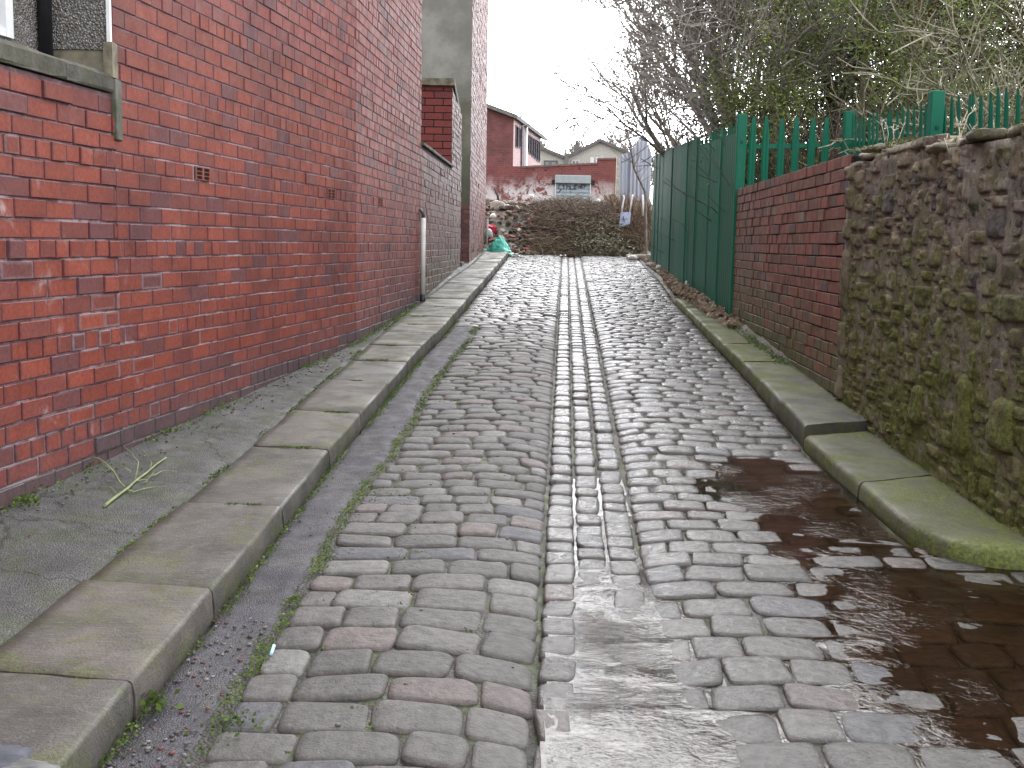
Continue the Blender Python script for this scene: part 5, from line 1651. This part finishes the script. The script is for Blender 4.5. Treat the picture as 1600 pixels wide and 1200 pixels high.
# grey corrugated sheets at the end of the lane
cs=empty('corrugated_fence',(2.9,28,.9)); tag(cs,'pale grey corrugated metal sheets with a rounded top, upright beyond the green fence','metal fence')
def corr(name,x0,x1,ztop_fn,Y,col):
    b=MB(); n=int((x1-x0)/.012); rows=[]
    for k in range(n+1):
        x=x0+(x1-x0)*k/n; yy=Y+.018*math.sin(x*2*PI/.095)
        zt2=ztop_fn(x); c_=col
        rows.append([(x,yy,.6),(x,yy,zt2),(x,yy+.012,zt2),(x,yy+.012,.6)])
    b.grid(rows,col,0,True)
    at_base(b,cs.location).build(name,M['corr'],cs)
n=NT('corrugated_zinc'); c,a=n.attr()
cc=n.mix(n.rng(n.noise(1.0,5,.7,vec=n.map((10,10,1.0))),.4,.7),c,n.mix(1.0,c,(.62,.64,.72),'MULTIPLY'))
M['corr']=n.done(cc,.45,n.bump(n.noise(20,3),.1,.01),.5)
tp=[(966,246),(972,240),(984,236),(993,226),(998,216),(1003,212),(1008,215),(1013,226),(1018,240)]
tpx=[(at(u,v,28).x,at(u,v,28).z) for u,v in tp]
xm=at(989,240,28).x
corr('sheet',at(966,246,28.1).x,xm,lambda x:interp(tpx,x)-.02,28.06,(.34,.36,.42))
corr('sheet',xm-.05,at(1018,240,28).x,lambda x:interp(tpx,x),28.0,(.40,.42,.48))
b=MB(); x=at(966,250,27.9).x; b.box(x-.04,x+.03,27.85,27.98,.6,at(966,244,28).z,(.5,.48,.40)); at_base(b,cs.location).build('post',M['generic'],cs)

# ---------------------------------------------------------------- small things near at hand
# moss and weeds in the joints
ms=MB()
def tuft(x,y,z,n,sp,h,s,col=None):
    for k in range(n):
        c=Vector((x+R.gauss(0,sp),y+R.gauss(0,sp),z+R.random()*h)); u=Vector((R.gauss(0,1),R.gauss(0,1),R.gauss(.3,.6))).normalized(); w=u.orthogonal().normalized(); s_=s*R.uniform(.5,1.3)
        g=R.choice((.6,.85,1.1,1.4)); cc=(g,g*R.uniform(.92,1.05),g) if col is None else col
        ms.face([ms.vert(c+u*s_),ms.vert(c+w*s_*.6),ms.vert(c-u*s_),ms.vert(c-w*s_*.6)],cc,0,True)
for k in range(620):      # foot of the left kerb
    y=2.4+(R.random()**.85)*11; q=nz(y*1.7,3.3)
    if q<-.12: continue
    if y>9.5 and R.random()<.4: pass
    x=XL(y)+.012+abs(R.gauss(0,.014)); tuft(x,y,road_z(x,y)+.0,9,.015,.016,.0062)
for k in range(560):      # between tarmac strip and setts
    y=2.6+R.random()*9; q=nz(y*1.9,8.1)+.35*ss(3.5,5,y)
    if q<-.05: continue
    x=XT(y)+R.gauss(.0,.012); tuft(x,y,road_z(x,y)-.008,8,.014,.012,.0058)
for k in range(1100):     # into the joints of the left-hand setts
    y=R.uniform(2.8,10.5); x=XT(y)+abs(R.gauss(0,.20)); 
    if x>XC(y)-.1 or nz(x*4,y*3,6)<.02: continue
    tuft(x,y,road_z(x,y)-.010,5,.010,.008,.006)
for j in jy:              # slab joints
    if j<2.5 or j>13: continue
    a0=R.random()*.5; a1=a0+R.uniform(.2,.5)
    for k in range(int(60*(a1-a0)+14)):
        t=lerp(a0,a1,R.random()); x=lerp(XL(j)-.02,XI(j),t); tuft(x,j+R.gauss(0,.004)+.05*t*0,zr(j)+.105,6,.007,.008,.006)
for k in range(520):      # between slabs and footway, and at the wall foot
    y=R.uniform(2.8,12)
    if nz(y*2.3,5.5)>-.08: tuft(XI(y)-.006,y,zr(y)+.098,6,.010,.010,.007)
for k in range(420):
    y=3.6+R.random()**.7*9
    if nz(y*1.3,9.5)>.12 or y>9.2: tuft(LW(y)+.02+abs(R.gauss(0,.02)),y,WBL(y)+.0,6,.014,.03,.008)
tuft(LW(4.55)+.05,4.45,WBL(4.4)+.005,90,.03,.035,.010)
tuft(XL(3.05)+.05,3.02,road_z(-1,3)+.01,60,.022,.04,.013); tuft(-.75,2.95,road_z(-.7,3),90,.04,.01,.008,None)
for k in range(420):      # mossy strip behind the right kerb and clumps
    y=R.uniform(8.6,11.8); x=interp(UO,y)+.28+R.random()*.12
    tuft(x,y,zr(y)+.10,8,.025,.02,.010)
tag(ms.build('moss',M['leaf_moss']),'moss and small weeds growing in the joints of the kerbs and setts',kind='stuff')
# loose grit and brick crumbs on the footway and the gutter
gt=MB()
for k in range(700):
    if R.random()<.45: y=R.uniform(2.6,9); x=LW(y)+abs(R.gauss(0,.09))+.02; z=lerp(WBL(y),zr(y)+.1,min(1,(x-LW(y))/max(.2,XI(y)-LW(y))))+.004
    elif R.random()<.5: y=R.uniform(2.6,3.7); x=R.uniform(XL(y)+.03,XT(y)); z=road_z(x,y)+.002
    else: y=R.uniform(2.6,9); x=R.uniform(XL(y)+.02,XC(y)); z=road_z(x,y)-.004
    s=R.uniform(.0015,.006)
    c=R.choice(((.15,.05,.04),(.20,.19,.18),(.11,.10,.095),(.08,.07,.07),(.06,.04,.03),(.10,.09,.09)))
    rock(gt,(x,y,z),(s*1.5,s,s*.7),c,0,3)
tag(gt.build('gravel',M['generic']),'loose grit and brick crumbs on the footway and in the gutter',kind='stuff')
# the pulled-up green stalk lying on the footway
def fw(x,y): 
    x0,x1=XI(y),LW(y)-.03; t=max(0,min(1,(x-x0)/(x1-x0))); return lerp(zr(y)+.098,WBL(y),t)+.006*nz(x*5,y*4,1)
def gf(u,v,h=.012):
    d=ray(u,v); best=min(((abs(d.z*(y/d.y)-(fw(d.x*(y/d.y),y)+h)),y) for y in [3+.01*i for i in range(500)]))[1]; return d*(best/d.y)
def zp(a,b,h=.012): return gf(110+a/8.889,680+b/8.889,h)
wd=MB()
def stalk(l,r0,r1,hh=None):
    n_=len(l); wd.tube([zp(a,b,(hh[k] if hh else .010)) for k,(a,b) in enumerate(l)],[lerp(r0,r1,k/(n_-1)) for k in range(n_)],6,(.20,.24,.10),0,True)
stalk([(480,975),(640,850),(780,750),(900,640),(1060,520),(1200,400),(1330,310)],.0075,.004)
stalk([(760,730),(680,640),(600,500),(500,400),(400,320),(270,300)],.004,.002,[.01,.03,.05,.07,.08,.08])
stalk([(590,500),(520,450),(450,400)],.003,.0015,[.05,.05,.05]); stalk([(900,620),(930,480),(945,370),(830,230),(730,150)],.003,.0015,[.01,.04,.06,.08,.09])
stalk([(900,640),(1000,620),(1070,620)],.0035,.002); stalk([(780,760),(880,780)],.005,.003); stalk([(870,790),(1000,750),(1150,720),(1330,710)],.003,.0015)
stalk([(1060,590),(1200,540),(1260,500),(1400,490),(1500,520)],.003,.0012); stalk([(1100,480),(1130,380),(1110,340)],.0025,.0012,[.01,.03,.04]); stalk([(830,500),(740,440),(640,380)],.0025,.0015,[.04,.04,.03])
stalk([(640,800),(560,720),(400,700)],.0015,.001); stalk([(1010,660),(1050,650),(1120,560),(1160,520)],.002,.001)
stalk([(980,190),(1080,290)],.0025,.0015,[.04,.03]); stalk([(1140,150),(1190,160),(1250,200)],.002,.001,[.04,.04,.03])
tag(wd.build('green_stalk',M['generic']),'pulled-up green branching weed stalk lying on the footway by the brick wall','plant stalk')
# blue-white straw in the joint
P=G(426,1018,.005); b=MB(); b.tube([P+Vector((0,-.022,0)),P+Vector((.0,.022,.012))],.0055,8,(.45,.78,.85))
tag(b.build('lighter',M['smooth']),'small pale blue plastic lighter stuck in the joint beside the tarmac strip','lighter')
# white pebble on the slab etc.: boulders in the bottom left corner
P=G(52,1195,.13); b=MB(); rock(b,(P.x,P.y-.04,P.z-.03),(.085,.06,.045),(.13,.13,.125),0,12); tag(b.build('boulder',M['generic']),'rounded grey stone at the bottom edge, resting against the nearest kerb slab','stone')
P=G(-12,1180,.13); b=MB(); rock(b,(P.x,P.y-.02,P.z-.03),(.09,.07,.045),(.06,.063,.078),0,12); tag(b.build('boulder',M['generic']),'dark blue-grey stone in the very bottom left corner','stone')
# dead grass and stalks on top of the stone wall
dg=MB()
for k in range(700):
    y=R.uniform(6.3,7.25); x=RW(y)+R.uniform(.0,.3); blade(dg,Vector((x,y,stop(y)+.06)),R.uniform(.03,.10),1.0,mixc((.34,.30,.16),(.20,.22,.08),R.random()),.003)
for k in range(120):
    y=R.uniform(4.9,5.8); x=RW(y)+R.uniform(.02,.3); blade(dg,Vector((x,y,stop(y)+.02)),R.uniform(.05,.14),.8,(.34,.30,.2),.0025)
tag(dg.build('grass',M['grass']),'short dead grass growing on top of the stone wall',kind='stuff')
def dead_plant(label,Yp,x0,pxs):
    b=MB()
    for (l) in pxs:
        pts=[at(u,v,Yp) for u,v in l]; n_=len(pts)
        b.tube(pts,[lerp(.0034,.0016,k/(n_-1)) for k in range(n_)],5,mixc((.40,.36,.27),(.52,.47,.36),R.random()))
        for q in range(6):
            pp=pts[-1].lerp(pts[-2],R.random()*.5); dd=Vector((R.gauss(0,.6),R.gauss(0,.4),R.uniform(.2,1))).normalized()
            b.tube([pp,pp+dd*R.uniform(.015,.05)],[.0012,.0022],4,(.42,.38,.3))
    tag(b.build('dead_plant',M['generic']),label,'dead plant','dead plants on the stone wall')
dead_plant('dead stalks standing at the far end of the stone wall top',6.9,0,[[(1384,232),(1380,205),(1376,188)],[(1392,230),(1397,215),(1395,200)],[(1384,232),(1388,210),(1386,196)],[(1400,228),(1406,212),(1414,190)]])
dead_plant('taller dead stalks on the stone wall beside the thick green post',5.6,0,[[(1495,246),(1500,215),(1513,180),(1522,172)],[(1490,246),(1500,210),(1497,195)],[(1505,246),(1510,218),(1520,200)],[(1485,246),(1480,230),(1478,222)],[(1510,246),(1518,230),(1524,225)],[(1500,246),(1498,220),(1500,192)]])

# ---------------------------------------------------------------- light and camera
w=bpy.data.worlds.new('World'); S.world=w; w.use_nodes=True
t=w.node_tree; t.nodes.clear()
out=t.nodes.new('ShaderNodeOutputWorld'); bg=t.nodes.new('ShaderNodeBackground'); sk=t.nodes.new('ShaderNodeTexSky')
sk.sky_type='NISHITA'; sk.sun_disc=False; sk.sun_elevation=math.radians(42); sk.sun_rotation=math.radians(-12); sk.air_density=1.5; sk.dust_density=5
mx=t.nodes.new('ShaderNodeMix'); mx.data_type='RGBA'; mx.inputs[0].default_value=.88
t.links.new(sk.outputs[0],mx.inputs[6])
tc=t.nodes.new('ShaderNodeTexCoord'); nn=t.nodes.new('ShaderNodeTexNoise'); nn.inputs['Scale'].default_value=1.6; nn.inputs['Detail'].default_value=4
t.links.new(tc.outputs['Generated'],nn.inputs['Vector'])
mr=t.nodes.new('ShaderNodeMix'); mr.data_type='RGBA'
SKY=38.0
mr.inputs[6].default_value=(SKY*.88,SKY*.91,SKY*.97,1); mr.inputs[7].default_value=(SKY*1.12,SKY*1.13,SKY*1.15,1)
t.links.new(nn.outputs[0],mr.inputs[0])
# added glow: sky brightened low ahead so the water reflects it whiter
gd=t.nodes.new('ShaderNodeVectorMath'); gd.operation='DOT_PRODUCT'; gv=Vector((.10,.90,.42)).normalized(); gd.inputs[1].default_value=gv
t.links.new(tc.outputs['Generated'],gd.inputs[0])
gm=t.nodes.new('ShaderNodeMapRange'); gm.interpolation_type='SMOOTHSTEP'; gm.inputs[1].default_value=.55; gm.inputs[2].default_value=1.0; gm.inputs[3].default_value=.78; gm.inputs[4].default_value=2.5
t.links.new(gd.outputs['Value'],gm.inputs[0])
vs=t.nodes.new('ShaderNodeVectorMath'); vs.operation='SCALE'; t.links.new(mr.outputs[2],vs.inputs[0]); t.links.new(gm.outputs[0],vs.inputs['Scale'])
t.links.new(vs.outputs[0],mx.inputs[7])
t.links.new(mx.outputs[2],bg.inputs[0]); bg.inputs[1].default_value=.10
t.links.new(bg.outputs[0],out.inputs[0])
ld=bpy.data.lights.new('sun','SUN'); ld.energy=.8; ld.angle=math.radians(25); ld.color=(1,.97,.93)
lo=bpy.data.objects.new('sun',ld); COLL.objects.link(lo)
el,az=math.radians(42),math.radians(12)
sd=Vector((math.sin(az)*math.cos(el),math.cos(az)*math.cos(el),math.sin(el)))
lo.rotation_euler=sd.to_track_quat('Z','Y').to_euler()
cd=bpy.data.cameras.new('camera'); co=bpy.data.objects.new('camera',cd); COLL.objects.link(co)
cd.sensor_width=36; cd.lens=36*F/1600; cd.clip_end=2000; cd.clip_start=.05
co.matrix_world=RM.to_4x4()
S.camera=co
S.view_settings.view_transform='Standard'; S.view_settings.look='None'; S.view_settings.exposure=0; S.view_settings.gamma=1
S.render.engine='CYCLES'; S.cycles.max_bounces=8; S.cycles.transparent_max_bounces=16
try: S.cycles.use_denoising=True
except Exception: pass
